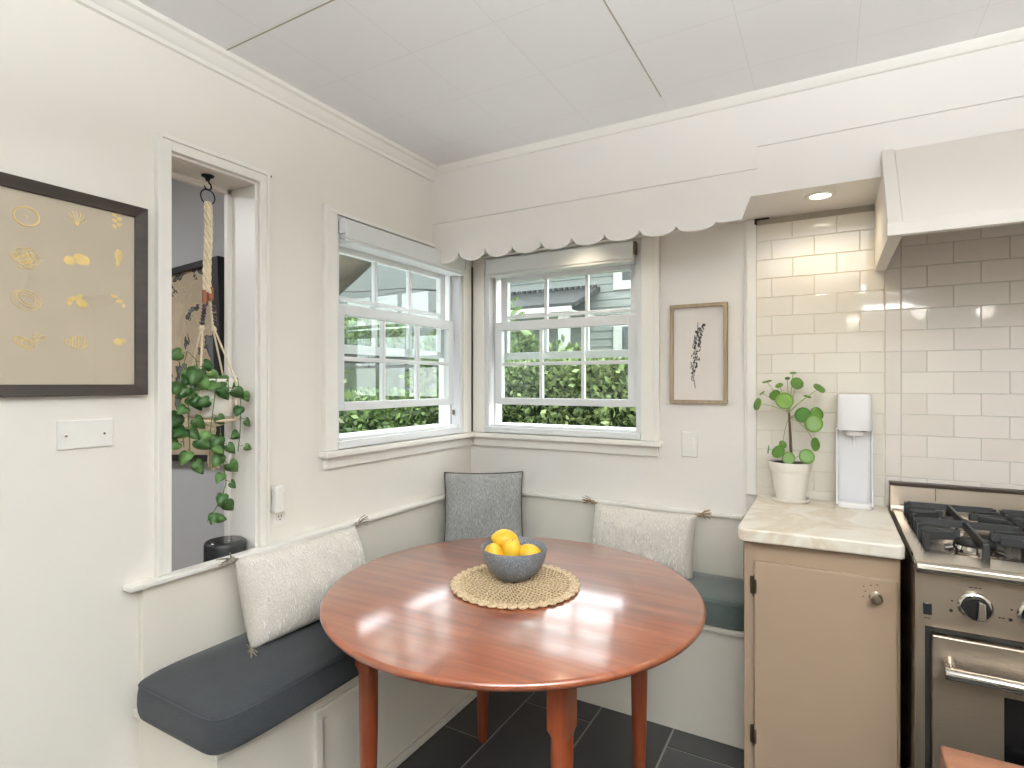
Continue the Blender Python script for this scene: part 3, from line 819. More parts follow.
# cooktop tray with raised rim
mb = W(t); mb.box(rx0, rx1, -.735, -.025, .872, .898); mb.build('burner_tray', STEELL, t, smooth=False, bevel=.002)
mb = W(t)
mb.box(rx0, rx0 + .032, -.70, -.03, .898, .914); mb.box(rx1 - .032, rx1, -.70, -.03, .898, .914)
mb.prism([(-.700, .880), (-.762, .880), (-.774, .886), (-.778, .896), (-.776, .906), (-.766, .9135), (-.66, .914), (-.645, .898), (-.70, .898)], 'x', rx0, rx1)
mb.build('front_rim', STEELL, t, bevel=.002, angle=30)
mb = W(t); mb.prism([(-.014, .872), (-.060, .872), (-.060, .905), (-.050, .925), (-.046, 1.000), (-.014, 1.000)], 'x', rx0 - .004, rx1); bg = mb.build('backguard', STEEL, t, smooth=False, bevel=.002)
mb = W(t); mb.box(rx0 - .005, rx1, -.052, -.012, 1.000, 1.012); mb.build('top_cap', plain('dark_bronze', (56, 42, 32), .4, .3), bg, smooth=False, bevel=.001)
mb = W(t); mb.box(2.069, 2.072, -.0485, -.046, .93, .999); mb.build('seam', STEELL, bg, smooth=False)
# burners
for (bx_, by_, rr_) in ((2.10, -.52, 1.15), (2.10, -.22, .9), (2.43, -.52, .9), (2.43, -.22, 1.0)):
    mb = W(t); mb.lathe([(.060 * rr_, .898), (.062 * rr_, .902), (.045 * rr_, .906), (.043 * rr_, .916), (0, .916)], (bx_, by_, 0), 36); bn = mb.build('burner', CHROME, t, angle=35)
    mb = W(t); mb.lathe([(.041 * rr_, .916), (.043 * rr_, .922), (.038 * rr_, .928), (0, .930)], (bx_, by_, 0), 32); mb.build('burner_cap', IRON, bn, angle=50)
# grates
def grate(x0, x1, y0, y1):
    mb = W(t); w = .0075; zt, zb = .952, .930
    def bar(p, q, zl=zb, zh=zt, ww=w):
        p, q = Vector(p), Vector(q); d = (q - p).normalized(); s = Vector((-d.y, d.x)) * ww
        mb.add([(p.x + s.x, p.y + s.y, zl), (p.x - s.x, p.y - s.y, zl), (q.x - s.x, q.y - s.y, zl), (q.x + s.x, q.y + s.y, zl),
                (p.x + s.x * .6, p.y + s.y * .6, zh), (p.x - s.x * .6, p.y - s.y * .6, zh), (q.x - s.x * .6, q.y - s.y * .6, zh), (q.x + s.x * .6, q.y + s.y * .6, zh)],
               [(0, 3, 2, 1), (4, 5, 6, 7), (0, 1, 5, 4), (1, 2, 6, 5), (2, 3, 7, 6), (3, 0, 4, 7)])
    xm = (x0 + x1) / 2; ym = (y0 + y1) / 2
    bar((xm, y0 + .008), (xm, y1 - .008))                        # centre spine, front to back
    bar((x0 + .008, ym), (x1 - .008, ym))
    bar((x0 + .008, y1 - .008), (x1 - .008, y1 - .008))
    for yc in ((y0 * .75 + y1 * .25), (y0 * .25 + y1 * .75)):
        for sx_ in (-1, 1):
            xe = x0 + .008 if sx_ < 0 else x1 - .008
            for dy in (-.062, .062):
                bar((xe, yc + dy), (xm + sx_ * .052, yc + dy * .55))
                mb.box(xe - .007, xe + .007, yc + dy - .007, yc + dy + .007, .898, zt - .004)
            bar((xe, yc), (xm + sx_ * .034, yc)); mb.box(xe - .007, xe + .007, yc - .007, yc + .007, .898, zt - .004)
    for (x, y) in ((xm, y0 + .008), (xm, y1 - .008), (x0 + .008, ym), (x1 - .008, ym), (x0 + .008, y1 - .008), (x1 - .008, y1 - .008)):
        mb.box(x - .008, x + .008, y - .008, y + .008, .898, zt - .003)
    mb.build('grate', IRON, t, smooth=False, bevel=.002)
grate(1.972, 2.232, -.655, -.085); grate(2.240, 2.50, -.655, -.085); grate(2.508, 2.665, -.655, -.085)
# control panel, knobs
mb = W(t); mb.box(rx0, rx1, -.742, -.735, .735, .880); mb.cur = 1
for kx in (2.062, 2.182, 2.40, 2.50, 2.60):
    mb.box(kx - .012, kx - .004, -.7426, -.742, .853, .8555); mb.box(kx - .002, kx + .006, -.7426, -.742, .853, .8555); mb.box(kx + .008, kx + .013, -.7426, -.742, .853, .8555)
    mb.box(kx + .047, kx + .052, -.7426, -.742, .786, .7885); mb.box(kx + .054, kx + .059, -.7426, -.742, .786, .7885)
    mb.lathe([(0, -.7428), (.0042, -.7426), (.0042, -.742)], (kx - .049, 0, .786), 14, 'y'); mb.lathe([(0, -.7428), (.0025, -.7426), (.0025, -.742)], (kx - .047, 0, .812), 10, 'y')
mb.build('control_panel', [STEEL, BLACKP], t, smooth=False); cp = t; KX = (2.062, 2.182, 2.40, 2.50, 2.60)
for kx in KX:
    mb = W(t); mb.lathe([(.037, -.742), (.037, -.747), (.033, -.751), (.030, -.752), (.030, -.745), (0, -.745)], (kx, 0, .806), 36, 'y'); kb = mb.build('knob', CHROME, t, angle=40)
    mb = W(t); mb.lathe([(.0285, -.750), (.0285, -.768), (.026, -.772), (0, -.772)], (kx, 0, .806), 32, 'y'); mb.build('knob_cap', KNOBB, kb, angle=40)
    mb = W(t); mb.prism([(kx - .002, .781), (kx + .0165, .783), (kx + .016, .826), (kx + .002, .832)], 'y', -.772, -.783); mb.build('pointer', CHROME, kb, smooth=False, bevel=.003)
mb = W(t); mb.box(1.953, 1.972, -.747, -.742, .766, .797); sw = mb.build('light_switch', BLACKP, cp, smooth=False, bevel=.002)
mb = W(t); mb.box(1.955, 1.970, -.7425, -.742, .755, .757); mb.build('switch_mark', BLACKP, cp, smooth=False)
# oven door
mb = W(t); mb.box(rx0 + .022, rx1 - .022, -.7375, -.735, .15, .735); mb.build('door_gap', BLACKGAP, t, smooth=False)
mb = W(t); mb.box(rx0 + .034, rx1 - .034, -.768, -.737, .16, .722); dr = mb.build('oven_door', STEEL, t, smooth=False, bevel=.003)
mb = W(t); mb.box(2.115, 2.52, -.7695, -.767, .30, .598); mb.build('door_glass', plain('oven_glass', (10, 10, 12), .08), dr, smooth=False, bevel=.0008)
mb = W(t); mb.tube([(1.990, -.815, .648), (1.994, -.815, .648), (2.64, -.815, .648), (2.644, -.815, .648)], [.012, .0145, .0145, .012], 20)
for x in (2.005, 2.63): mb.tube([(x, -.768, .662), (x, -.815, .648)], [.015, .011], 14)
mb.build('handle', CHROME, dr, angle=40)
mb = W(t); mb.box(rx0 + .034, rx1 - .034, -.765, -.737, .085, .148); mb.build('bottom_drawer', STEEL, t, smooth=False, bevel=.003)

# ------------------------------------------------------------------ hood
t = thing('range_hood', 'white painted box hood with sloped front above the range', 'hood', (2.3, -.3, 1.82))
hx0, hx1 = 1.885, 2.72
side = [(-.012, 1.818), (-.604, 1.818), (-.604, 1.858), (-.590, 1.862), (-.344, 2.166), (-.344, 2.078), (-.012, 2.078)]
for a in (hx0, hx1 - .036):
    mb = W(t); mb.prism([(-.012, 1.818), (-.600, 1.818), (-.600, 1.860), (-.345, 2.166), (-.345, 2.0785), (-.012, 2.0785)], 'x', a, a + .036); mb.build('side_panel', HOODP, t, smooth=False, bevel=.0015)
mb = W(t); mb.prism([(-.597, 1.858), (-.345, 2.160), (-.345, 2.130), (-.575, 1.858)], 'x', hx0 + .037, hx1 - .037); mb.build('front_panel', HOODP, t, smooth=False, bevel=.001)
mb = W(t); mb.box(hx0 - .003, hx1 + .003, -.612, -.588, 1.818, 1.858); mb.build('bottom_rail', HOODP, t, smooth=False, bevel=.002)
mb = W(t); mb.box(hx0 + .04, hx1 - .04, -.345, -.014, 2.02, 2.075); mb.build('liner', STEEL, t, smooth=False)

# ------------------------------------------------------------------ pictures and wall plates
t = thing('picture_frame', 'dark wood framed print of gold motifs on the left wall', 'picture', (.0, -2.08, 1.351))
y0, y1, z0, z1 = -2.46, -1.706, 1.351, 1.888
mb = W(t); fw = .030
def rail(mb, a, b, c, d):                # four mitred rails
    for (p, q, s) in (((a, c), (b, c), 1), ((a, d), (b, d), -1)):
        zz = p[1]; mb.add([(0.001, a, zz), (.001, b, zz), (.001, b - fw, zz + s * fw), (.001, a + fw, zz + s * fw), (.022, a, zz), (.022, b, zz), (.014, b - fw, zz + s * fw), (.014, a + fw, zz + s * fw)],
                          [(0, 3, 2, 1), (4, 5, 6, 7), (0, 1, 5, 4), (1, 2, 6, 5), (2, 3, 7, 6), (3, 0, 4, 7)])
    for (yy, s) in ((a, 1), (b, -1)):
        mb.add([(.001, yy, c), (.001, yy, d), (.001, yy + s * fw, d - fw), (.001, yy + s * fw, c + fw), (.022, yy, c), (.022, yy, d), (.014, yy + s * fw, d - fw), (.014, yy + s * fw, c + fw)],
               [(0, 3, 2, 1), (4, 5, 6, 7), (0, 1, 5, 4), (1, 2, 6, 5), (2, 3, 7, 6), (3, 0, 4, 7)])
rail(mb, y0, y1, z0, z1); mb.build('frame', DARKFR, t, smooth=False, bevel=.002)
mg = W(t); mg.box(.001, .006, y0 + .025, y1 - .025, z0 + .025, z1 - .025); mg.cur = 1; X = .0068
def gt(pts, r=.0009, closed=False): mg.tube([(X, y, z) for (y, z) in pts], r, 5, closed=closed, squash=1)
def circ(y, z, a, b, rot=0, n=28, wob=0, k=0, r=.0009):
    p = []
    for i in range(n):
        th = 2 * pi * i / n; q = 1 + wob * sin(k * th); u, v_ = a * q * cos(th), b * q * sin(th)
        p.append((y + u * cos(rot) - v_ * sin(rot), z + u * sin(rot) + v_ * cos(rot)))
    gt(p, r, True)
def blob(y, z, a, b, rot=0):
    n = 18; p = []
    for i in range(n):
        th = 2 * pi * i / n; u, v_ = a * cos(th), b * sin(th)
        p.append((X, y + u * cos(rot) - v_ * sin(rot), z + u * sin(rot) + v_ * cos(rot)))
    mg.add(p + [(X + .001, y, z)], [(i, (i + 1) % n, n) for i in range(n)])
for dy in (0, -.32):
    # column one: ring, spiral rose, almond, bean sprig
    y = -1.984 + dy
    circ(y, 1.797, .026, .023, r=.0022); circ(y, 1.797, .003, .003)
    for q in range(6): circ(y + .010 * cos(q * 1.05), 1.693 + .010 * sin(q * 1.05), .017, .014, q, wob=.12, k=5)
    circ(y - .024, 1.696, .008, .006); circ(y, 1.693, .006, .006)
    circ(y, 1.590, .030, .024, -.3); circ(y + .002, 1.592, .024, .015, -.6); circ(y + .002, 1.592, .015, .009, -.6)
    for q in range(3): circ(y - .010 + q * .007, 1.487 - q * .003, .016, .010, -.7 + q * .1)
    circ(y + .022, 1.500, .010, .009, .5); circ(y + .027, 1.497, .012, .005, .5)
    # column two: fan, shells, petals, striped sac
    y = -1.876 + dy
    for q in range(7):
        a = pi / 2 + (q - 3) * .33; gt([(y, 1.800), (y + .024 * cos(a), 1.802 + .030 * sin(a)), (y + .028 * cos(a + .1), 1.802 + .036 * sin(a))])
    blob(y - .017, 1.706, .013, .010, .2); blob(y + .008, 1.713, .018, .014, -.3); blob(y + .020, 1.712, .009, .012, .1); circ(y - .017, 1.706, .014, .011, .2)
    blob(y - .012, 1.606, .010, .006, .4); blob(y + .004, 1.612, .010, .006, .9); blob(y + .010, 1.597, .014, .009, -.5); blob(y - .018, 1.594, .006, .006); circ(y + .010, 1.597, .016, .010, -.5)
    circ(y + .004, 1.493, .020, .016, 0)
    for q in range(5): gt([(y - .012 + q * .007, 1.480), (y - .011 + q * .007, 1.493), (y - .012 + q * .007, 1.507)], .0011)
    circ(y - .022, 1.492, .006, .007)
    # column three: crown stem, pod, sprig, cluster
    y = -1.778 + dy
    for q in range(7): blob(y - .003 + .006 * ((q % 2) * 2 - 1), 1.868 - q * .008, .007, .005, .5 * ((q % 2) * 2 - 1))
    for q in range(4): blob(y - .008 + q * .006, 1.880 - .004 * abs(q - 1.5), .004, .007, .2)
    blob(y + .001, 1.742, .010, .017, 0); gt([(y + .001, 1.738), (y - .001, 1.712)], .0022); blob(y - .001, 1.722, .005, .012)
    for q in range(5): blob(y - .014 + q * .007, 1.626 - q * .006 + .005 * (q % 2), .006, .004, -.6 + q * .5)
    blob(y, 1.500, .012, .010); blob(y + .012, 1.504, .007, .006)
mk = mg; mk.cur = 2
for y in (-1.938, -1.838, -2.04):
    for z in (1.852, 1.742, 1.640, 1.545):
        for q in range(3): mk.box(.006, .0064, y - .009 + q * .007, y - .0045 + q * .007, z + q * .001, z + .0022 + q * .001)
mk.build('print', [PRINT, GOLD, PALEMARK], t, label='taupe sheet with rows of gold motifs')
mb = W(t); mb.box(.0095, .0105, y0 + .028, y1 - .028, z0 + .028, z1 - .028); mb.build('glass', PICGL, t, smooth=False)

t = thing('wall_plate', 'blank white wall plate with two screws below the gold print', 'wall plate', (0, -1.855, 1.25))
mb = W(t); mb.box(.0005, .006, -1.920, -1.790, 1.211, 1.287); mb.build('plate', PLASTIC, t, smooth=False, bevel=.004, seg=3)
for y in (-1.900, -1.812):
    mb = W(t); mb.lathe([(.003, .006), (.003, .0068), (0, .0074)], (0, y, 1.247), 12, 'x'); mb.build('screw', NICKEL, t)

t = thing('wall_outlet', 'white wall outlet low on the left wall beside the doorway', 'outlet', (0, -1.252, .93))
mb = W(t); mb.box(.0005, .006, -1.287, -1.217, .868, .985); mb.build('plate', PLASTIC, t, smooth=False, bevel=.003, seg=3)
mb = W(t); mb.lathe([(.016, .006), (.016, .0085), (0, .0085)], (0, -1.248, .902), 24, 'x'); so = mb.build('socket', PLASTIC, t, angle=40)
mb = W(t); mb.box(.0084, .0092, -1.256, -1.2535, .900, .909); mb.box(.0084, .0092, -1.2445, -1.242, .900, .909); mb.lathe([(.0025, .0084), (.0025, .0092), (0, .0092)], (0, -1.249, .893), 10, 'x'); mb.build('slots', SOCK, so, smooth=False)
t = thing('plug_adapter', 'tall slim white plug-in adapter above the socket beside the doorway', 'adapter', (.006, -1.268, .92))
mb = W(t); mb.box(.0065, .038, -1.288, -1.252, .924, 1.020); mb.build('body', PLASTIC, t, smooth=False, bevel=.006, seg=3)
mb = W(t); mb.box(.0375, .040, -1.272, -1.266, .935, 1.010); mb.build('ridge', PLASTIC, t, smooth=False, bevel=.001)

t = thing('picture_frame', 'light oak framed print of a black plant sprig beside the right window', 'picture', (1.2235, 0, 1.293))
fx0, fx1, fz0, fz1 = 1.100, 1.347, 1.293, 1.738
mb = W(t); fw2 = .016
mb.box(fx0, fx1, -.024, -.001, fz0, fz0 + fw2); mb.box(fx0, fx1, -.024, -.001, fz1 - fw2, fz1); mb.box(fx0, fx0 + fw2, -.024, -.001, fz0 + fw2, fz1 - fw2); mb.box(fx1 - fw2, fx1, -.024, -.001, fz0 + fw2, fz1 - fw2)
mb.build('frame', OAKFR, t, smooth=False, bevel=.0015)
mb = W(t); mb.box(fx0 + .01, fx1 - .01, -.010, -.001, fz0 + .01, fz1 - .01); mb.build('print', PAPER, t, smooth=False)
mb = W(t); Y = -.0105
sp = [(1.210, 1.363), (1.206, 1.395), (1.198, 1.425), (1.205, 1.47), (1.213, 1.52), (1.212, 1.56), (1.218, 1.60), (1.222, 1.655)]
mb.tube([(x, Y, z) for x, z in sp], .0014, 5)
r2 = random.Random(5)
def spot(x, z, a, b, rot):
    p = []
    for i in range(10):
        th = 2 * pi * i / 10; u, v_ = a * cos(th), b * sin(th); p.append((x + u * cos(rot) - v_ * sin(rot), Y, z + u * sin(rot) + v_ * cos(rot)))
    mb.add(p, [tuple(range(10))])
for k in range(95):
    q = r2.random(); z = 1.43 + q * .20; cx_ = 1.204 + (z - 1.43) * .10
    w_ = .016 * (1 - abs(q - .42) * 1.1) + .004
    spot(cx_ + r2.uniform(-w_, w_), z, r2.uniform(.003, .007), r2.uniform(.0018, .0035), r2.uniform(.6, 2.3))
for k in range(16): spot(1.226 + k * .0012 + r2.uniform(-.004, .004), 1.55 + k * .0058, .0045, .003, r2.uniform(.5, 2))
spot(1.247, 1.642, .008, .007, .4)
for k in range(10): spot(1.200 + r2.uniform(-.006, .006), 1.395 + k * .004, .003, .002, r2.uniform(0, 3))
mb.build('sprig', INK, t, smooth=False, label='black ink plant sprig')
mb = W(t); mb.box(fx0 + .012, fx1 - .012, -.0145, -.0135, fz0 + .012, fz1 - .012); mb.build('glass', PICGL, t, smooth=False)

t = thing('light_switch', 'white wall switch plate below the sprig print', 'switch', (1.185, 0, 1.108))
mb = W(t); mb.box(1.150, 1.220, -.006, -.0005, 1.052, 1.165); mb.build('plate', PLASTIC, t, smooth=False, bevel=.003, seg=3)
mb = W(t); mb.box(1.168, 1.202, -.0085, -.006, 1.076, 1.141); mb.build('rocker', PLASTIC, t, smooth=False, bevel=.001)
mb = W(t); mb.lathe([(0, -.0105), (.003, -.0102), (.003, -.0085)], (1.185, 0, 1.104), 12, 'y'); mb.build('pin', MATTEW, t)

mb = MB((0, -1.288, 2.118)); mb.lathe([(.003, 0), (.003, .006), (.005, .007), (.004, .010), (0, .0105)], (0.0, -1.288, 2.118), 12, 'x')
tag(mb.build('wall_nail', NICKEL), 'tiny nail in the left wall at the upper right doorway corner', 'nail')

# ------------------------------------------------------------------ doorway: hook, hanger, pothos, map, speaker
HX, HY = -.066, -1.473
t = thing('ceiling_hook', 'dark iron screw hook in the head of the doorway', 'hook', (HX, HY, 2.075))
mb = W(t); mb.lathe([(0, -.018), (.006, -.018), (.009, -.008), (.019, -.004), (.020, 0), (0, 0)], (HX, HY, 2.075), 20); mb.build('mount', HOOKM, t)
mb = W(t); mb.tube([(HX, HY, 2.058)] + [(HX, HY + .0125 * sin(a), 2.040 + .0125 * cos(a)) for a in [i * .38 for i in range(1, 13)]], .0026, 8); mb.build('hook', HOOKM, t)
t = thing('macrame_hanger', 'cream macrame plant hanger with leather wraps hung from the doorway hook', 'plant hanger', (HX, HY, 1.1))
mb = W(t); rc = 2.0045
mb.tube([(HX, HY + .0245 * sin(a), rc + .0245 * cos(a)) for a in [2 * pi * i / 36 for i in range(36)]], .0022, 8, closed=True); mb.build('ring', HOOKM, t, label='dark metal ring')
mb = W(t)
for ph in range(4):
    mb.tube([(HX + .0075 * cos(a + ph * pi / 2), HY + .0085 * sin(a + ph * pi / 2) + .003 * sin(a * .31), 1.985 - .30 * (k / 70)) for k in range(71) for a in [k * .26]], .0058, 6)
mb.lathe([(.0, .0), (.009, .002), (.011, .010), (.009, .02), (0, .024)], (HX, HY, 1.968), 14)
mb.build('braid', ROPE, t)
PZ = 1.272; PX, PY = -.072, -1.452
ends = [(PX + .078 * cos(a), PY + .078 * sin(a)) for a in (.55, 2.1, 3.7, 5.25)]
mb = W(t)
for s in (-1, 1):
    mb.lathe([(.0085, 0), (.0098, .004), (.0098, .040), (.0085, .044)], (HX, HY + s * .009, 1.655 + .006 * s), 16)
mb.build('leather_wrap', LEATHER, t, angle=50, label='tan leather wraps')
mb = W(t)
for s, (ex, ey) in ((-1, ends[2]), (1, ends[0])):
    for k in range(6):
        mb.ell((HX + .008, HY + s * .016 + s * .0015 * k, 1.640 - k * .0115), (.0075, .0075, .0075), 10, 7)
mb.build('beads', BEAD, t, label='dark wooden beads')
mb = W(t)
for i, (ex, ey) in enumerate(ends):
    s = 1 if i in (0, 1) else -1
    k0 = Vector((HX, HY + s * .009, 1.655)); k1 = Vector((HX + .004 * (1 if i in (0, 3) else -1), HY + s * .021, 1.565))
    e1 = Vector((ex, ey, 1.390)); e2 = Vector((ex * .985 + PX * .015, ey, PZ - .012)); e3 = Vector((PX, PY, PZ - .035))
    mb.tube([k0, k1], .0036, 6); mb.ell(k1, (.0072, .0072, .009), 8, 6)
    mb.tube([k1, e1], .0034, 6); mb.ell(e1, (.006, .006, .0075), 8, 6)
    mb.tube([e1, e2, e3], .0034, 6)
    f = Vector((ends[(i + 1) % 4][0], ends[(i + 1) % 4][1], 1.390)); 
mb.tube([(PX + .079 * cos(a), PY + .079 * sin(a), PZ - .010) for a in [2 * pi * i / 30 for i in range(30)]], .0045, 6, closed=True)
mb.build('cords', ROPE, t)
mb = W(t); mb.ell((PX, PY, PZ - .045), (.012, .012, .014), 10, 8)
r2 = random.Random(2)
for k in range(34):
    a = r2.uniform(0, 2 * pi); q = r2.uniform(.3, 1)
    mb.tube([(PX + .006 * cos(a), PY + .006 * sin(a), PZ - .05), (PX + .016 * q * cos(a), PY + .016 * q * sin(a), PZ - .10), (PX + .022 * q * cos(a), PY + .022 * q * sin(a), PZ - r2.uniform(.15, .185))], .0026, 5)
mb.build('tassel', ROPE, t)

t = thing('hanging_plant', 'trailing pothos in a white pot hanging in the doorway', 'plant', (PX, PY, PZ))
mb = MB(); mb.lathe([(0, 0), (.060, 0), (.066, .006), (.0715, .125), (.0705, .127), (.067, .126), (.064, .108), (0, .108)], n=44); mb.build('pot', CERW, t, angle=50)
mb = MB(); mb.lathe([(0, .112), (.0645, .110)], n=30); mb.build('soil', SOIL, t)
ml = MB(); mv = MB(); r2 = random.Random(21)
def heart(ml, base, d, nrm, L):
    d = d.normalized(); n_ = (nrm - d * nrm.dot(d)); n_ = n_.normalized() if n_.length > 1e-3 else d.orthogonal().normalized(); s = d.cross(n_)
    out = [(0, .10), (.18, -.04), (.36, .02), (.44, .20), (.42, .42), (.30, .66), (.14, .88), (0, 1.04)]
    vs = []; 
    for (w, l) in out: vs.append(base + d * (l * L) + s * (w * L) - n_ * (w * .18 * L + .22 * L * (l ** 2)))
    for (w, l) in out[1:-1]: vs.append(base + d * (l * L) - s * (w * L) - n_ * (w * .18 * L + .22 * L * (l ** 2)))
    for l in (.3, .6): vs.append(base + d * (l * L) - n_ * (.22 * L * l * l - .01 * L))
    # mid ribs: indices 14, 15
    fs = [(0, 1, 2, 14), (14, 2, 3, 4), (14, 4, 5, 15), (15, 5, 6, 7), (0, 14, 9, 8), (14, 11, 10, 9), (14, 15, 12, 11), (15, 7, 13, 12)]
    ml.add(vs, fs)
view = Vector((.86, -.5, .12))
def vine(pts, n, L0=.048, tipleaf=True):
    P_ = [Vector(p) for p in pts]; mv.tube(P_, .0017, 5)
    seglen = [(P_[i + 1] - P_[i]).length for i in range(len(P_) - 1)]; tot = sum(seglen)
    for k in range(n):
        q = (k + .6) / n * tot; i = 0
        while i < len(seglen) - 1 and q > seglen[i]: q -= seglen[i]; i += 1
        p = P_[i].lerp(P_[i + 1], min(1, q / seglen[i]))
        sd = 1 if k % 2 else -1
        d = Vector((.25 + r2.uniform(-.3, .3), sd * r2.uniform(.35, 1.0), r2.uniform(-1.0, -.25)))
        st_ = p + d.normalized() * .018 + Vector((.006, 0, .006)); mv.tube([p, st_], .0011, 4)
        heart(ml, st_, d, view + Vector((r2.uniform(-.5, .5), r2.uniform(-.5, .5), r2.uniform(-.3, .5))), L0 * r2.uniform(.75, 1.2))
vine([(.03, -.02, .115), (.04, -.06, .165), (.05, -.085, .17), (.05, -.105, .10), (.045, -.11, .02), (.045, -.105, -.07), (.04, -.10, -.14)], 12, .054)
vine([(.0, -.04, .115), (.02, -.07, .19), (.02, -.098, .215), (.03, -.125, .13), (.03, -.125, .03), (.04, -.12, -.09)], 9, .055)
vine([(.04, .0, .115), (.074, -.035, .13), (.08, -.045, .06), (.07, -.05, -.02), (.06, -.055, -.10)], 6, .046)
vine([(.03, .0, .115), (.074, .004, .13), (.08, .006, .08)], 2, .045)
vine([(.03, .03, .115), (.06, .05, .13), (.07, .055, .05), (.06, .060, -.05), (.05, .058, -.12)], 6, .034)
vine([(.07, -.02, -.03), (.055, .0, -.11), (.045, .012, -.18), (.045, .018, -.225), (.045, .0, -.275), (.045, -.03, -.315), (.045, -.05, -.34)], 10, .045)
for k in range(3):
    a = r2.uniform(0, 6.28); b0 = Vector((.03 * cos(a), .03 * sin(a), .112)); e = b0 + Vector((.02 * cos(a), .03 * sin(a) - .02, r2.uniform(.015, .03)))
    mv.tube([b0, (b0 + e) / 2 + Vector((0, 0, .015)), e], .0013, 4); heart(ml, e, Vector((.4 * cos(a) + .2, .6 * sin(a) - .2, -.25)), Vector((.6, -.3, .8)), .036)
ml.build('foliage', LPOTH, t, solid=.0009, angle=80); mv.build('vines', VINE, t)

t = thing('framed_map', 'large black framed vintage map on the blue wall beyond the doorway', 'picture', (-.935, -1.032, 1.475), (0, R(-3.2), 0))
w2, h2 = .335, .457
mb = MB()
for (a0, a1, c0, c1) in ((-w2, w2, -h2, -h2 + .03), (-w2, w2, h2 - .03, h2), (-w2, -w2 + .055, -h2 + .03, h2 - .03), (w2 - .055, w2, -h2 + .03, h2 - .03)): mb.box(a0, a1, -.048, -.004, c0, c1)
mb.build('frame', MAPBLK, t, smooth=False, bevel=.003)
mb = MB(); mb.box(-w2 + .05, w2 - .05, -.030, -.006, -h2 + .025, h2 - .025); mb.build('map_sheet', MAPSH, t, smooth=False)
t = thing('smart_speaker', 'black rounded speaker standing in the doorway behind the bench back', 'speaker', (-.067, -1.411, .7455))
mb = MB(); mb.lathe([(0, 0), (.055, 0), (.063, .006), (.065, .020), (.065, .090), (.063, .098), (.058, .1015), (.054, .1005), (0, .1005)], n=44); mb.build('body', BLACKP, t, angle=50)
mb = MB(); mb.lathe([(0, .1022), (.052, .1020), (.0535, .1003)], n=40); mb.build('touch_top', plain('glossy_black', (34, 35, 38), .2), t)
mb = MB(); mb.lathe([(0, .1028), (.003, .1026), (.003, .102)], (.018, .0, 0), 10); mb.build('indicator', MATTEW, t)

# ------------------------------------------------------------------ island corner near the camera
t = thing('kitchen_island', 'butcher block topped island, only its corner at the bottom right', 'island', (2.5, -2.0, 0))
mb = W(t); mb.box(1.861, 3.25, -2.35, -1.687, .874, .914); mb.build('butcher_block_top', BUTCH, t, smooth=False, bevel=.003)
mb = W(t); mb.box(1.90, 3.2, -2.31, -1.73, .0, .874); mb.build('base', BENCH, t, smooth=False, bevel=.002)

# ------------------------------------------------------------------ outside
m = MB(); m.box(-30, 30, .13, 40, -.45, -.4); m.box(-30, -4.2, -20, .13, -.45, -.4); o = struct(m.build('ground_garden', SOILG, smooth=False))
def leaves(mb, n, fn, size, rr, up=.3):
    for k in range(n):
        p, nr = fn(rr); L = size * rr.uniform(.6, 1.3); d = Vector((rr.uniform(-1, 1), rr.uniform(-1, 1), rr.uniform(-1, 1))) + nr * .6 + Vector((0, 0, up)); d.normalize()
        s = d.cross(Vector((rr.uniform(-1, 1), rr.uniform(-1, 1), rr.uniform(-1, 1)))).normalized(); q = d.cross(s)
        mb.add([p, p + d * L * .5 + s * L * .28 + q * L * .06, p + d * L, p + d * L * .5 - s * L * .28 + q * L * .06], [(0, 1, 2), (0, 2, 3)])
def hedge(label, x0, x1, y0, y1, ztop, n, mat, size, seed, face, wob=.12):
    t = thing('hedge', label, 'hedge', ((x0 + x1) / 2, (y0 + y1) / 2, -.4))
    rr = random.Random(seed)
    mb = W(t); mb.box(x0 + .12, x1 - .12, y0 + .12, y1 - .12, -.4, ztop - .14); mb.build('shade_core', HCORE, t, smooth=False)  # plain box coloured dark for the shade inside the hedge
    def fn(r_):
        u, v_, w_ = r_.random(), r_.random(), r_.random()
        a = x0 + (x1 - x0) * u; b_ = y0 + (y1 - y0) * v_; tz = ztop + wob * noise.noise(Vector((a * 2.3, b_ * 2.3, seed)))
        k = r_.random()
        if k < .42: return Vector((a, b_, tz - .12 * w_ * w_)), Vector((0, 0, 1))
        z = -.3 + (tz + .3) * w_ ** .75
        bul = .10 * noise.noise(Vector((a * 3, b_ * 3, z * 3)))
        if face == 'y': return Vector((a, y0 + bul + .1 * r_.random(), z)), Vector((0, -1, .3))
        return Vector((x1 + bul - .1 * r_.random(), b_, z)), Vector((1, 0, .3))
    mb = W(t); leaves(mb, n, fn, size, rr); mb.build('foliage', mat, t, smooth=False)
hedge('leafy green hedge outside the right window', -1.25, 1.1, 1.35, 2.3, 1.50, 15000, LHEDGE, .062, 4, 'y')
hedge('low leafy hedge outside the left window', -2.6, -1.35, .0, 3.6, 1.24, 12000, LHEDGE2, .065, 9, 'x')
def shrub(label, c, rad, n, mat, size, seed):
    t = thing('shrub', label, 'shrub', (c[0], c[1], -.4)); rr = random.Random(seed)
    mb = W(t); mb.tube([(c[0], c[1], -.4), (c[0] + .05, c[1], c[2] * .5), (c[0], c[1], c[2])], [.035, .025, .01], 7); mb.build('stem', BARK, t)
    def fn(r_):
        d = Vector((r_.gauss(0, 1), r_.gauss(0, 1), r_.gauss(0, 1))).normalized(); k = (.55 + .45 * r_.random()) * (1 + .25 * noise.noise(d * 2.2 + Vector((seed, 0, 0))))
        return Vector((c[0] + d.x * rad[0] * k, c[1] + d.y * rad[1] * k, c[2] + d.z * rad[2] * k)), d
    mb = W(t); leaves(mb, n, fn, size, rr); mb.build('foliage', mat, t, smooth=False)

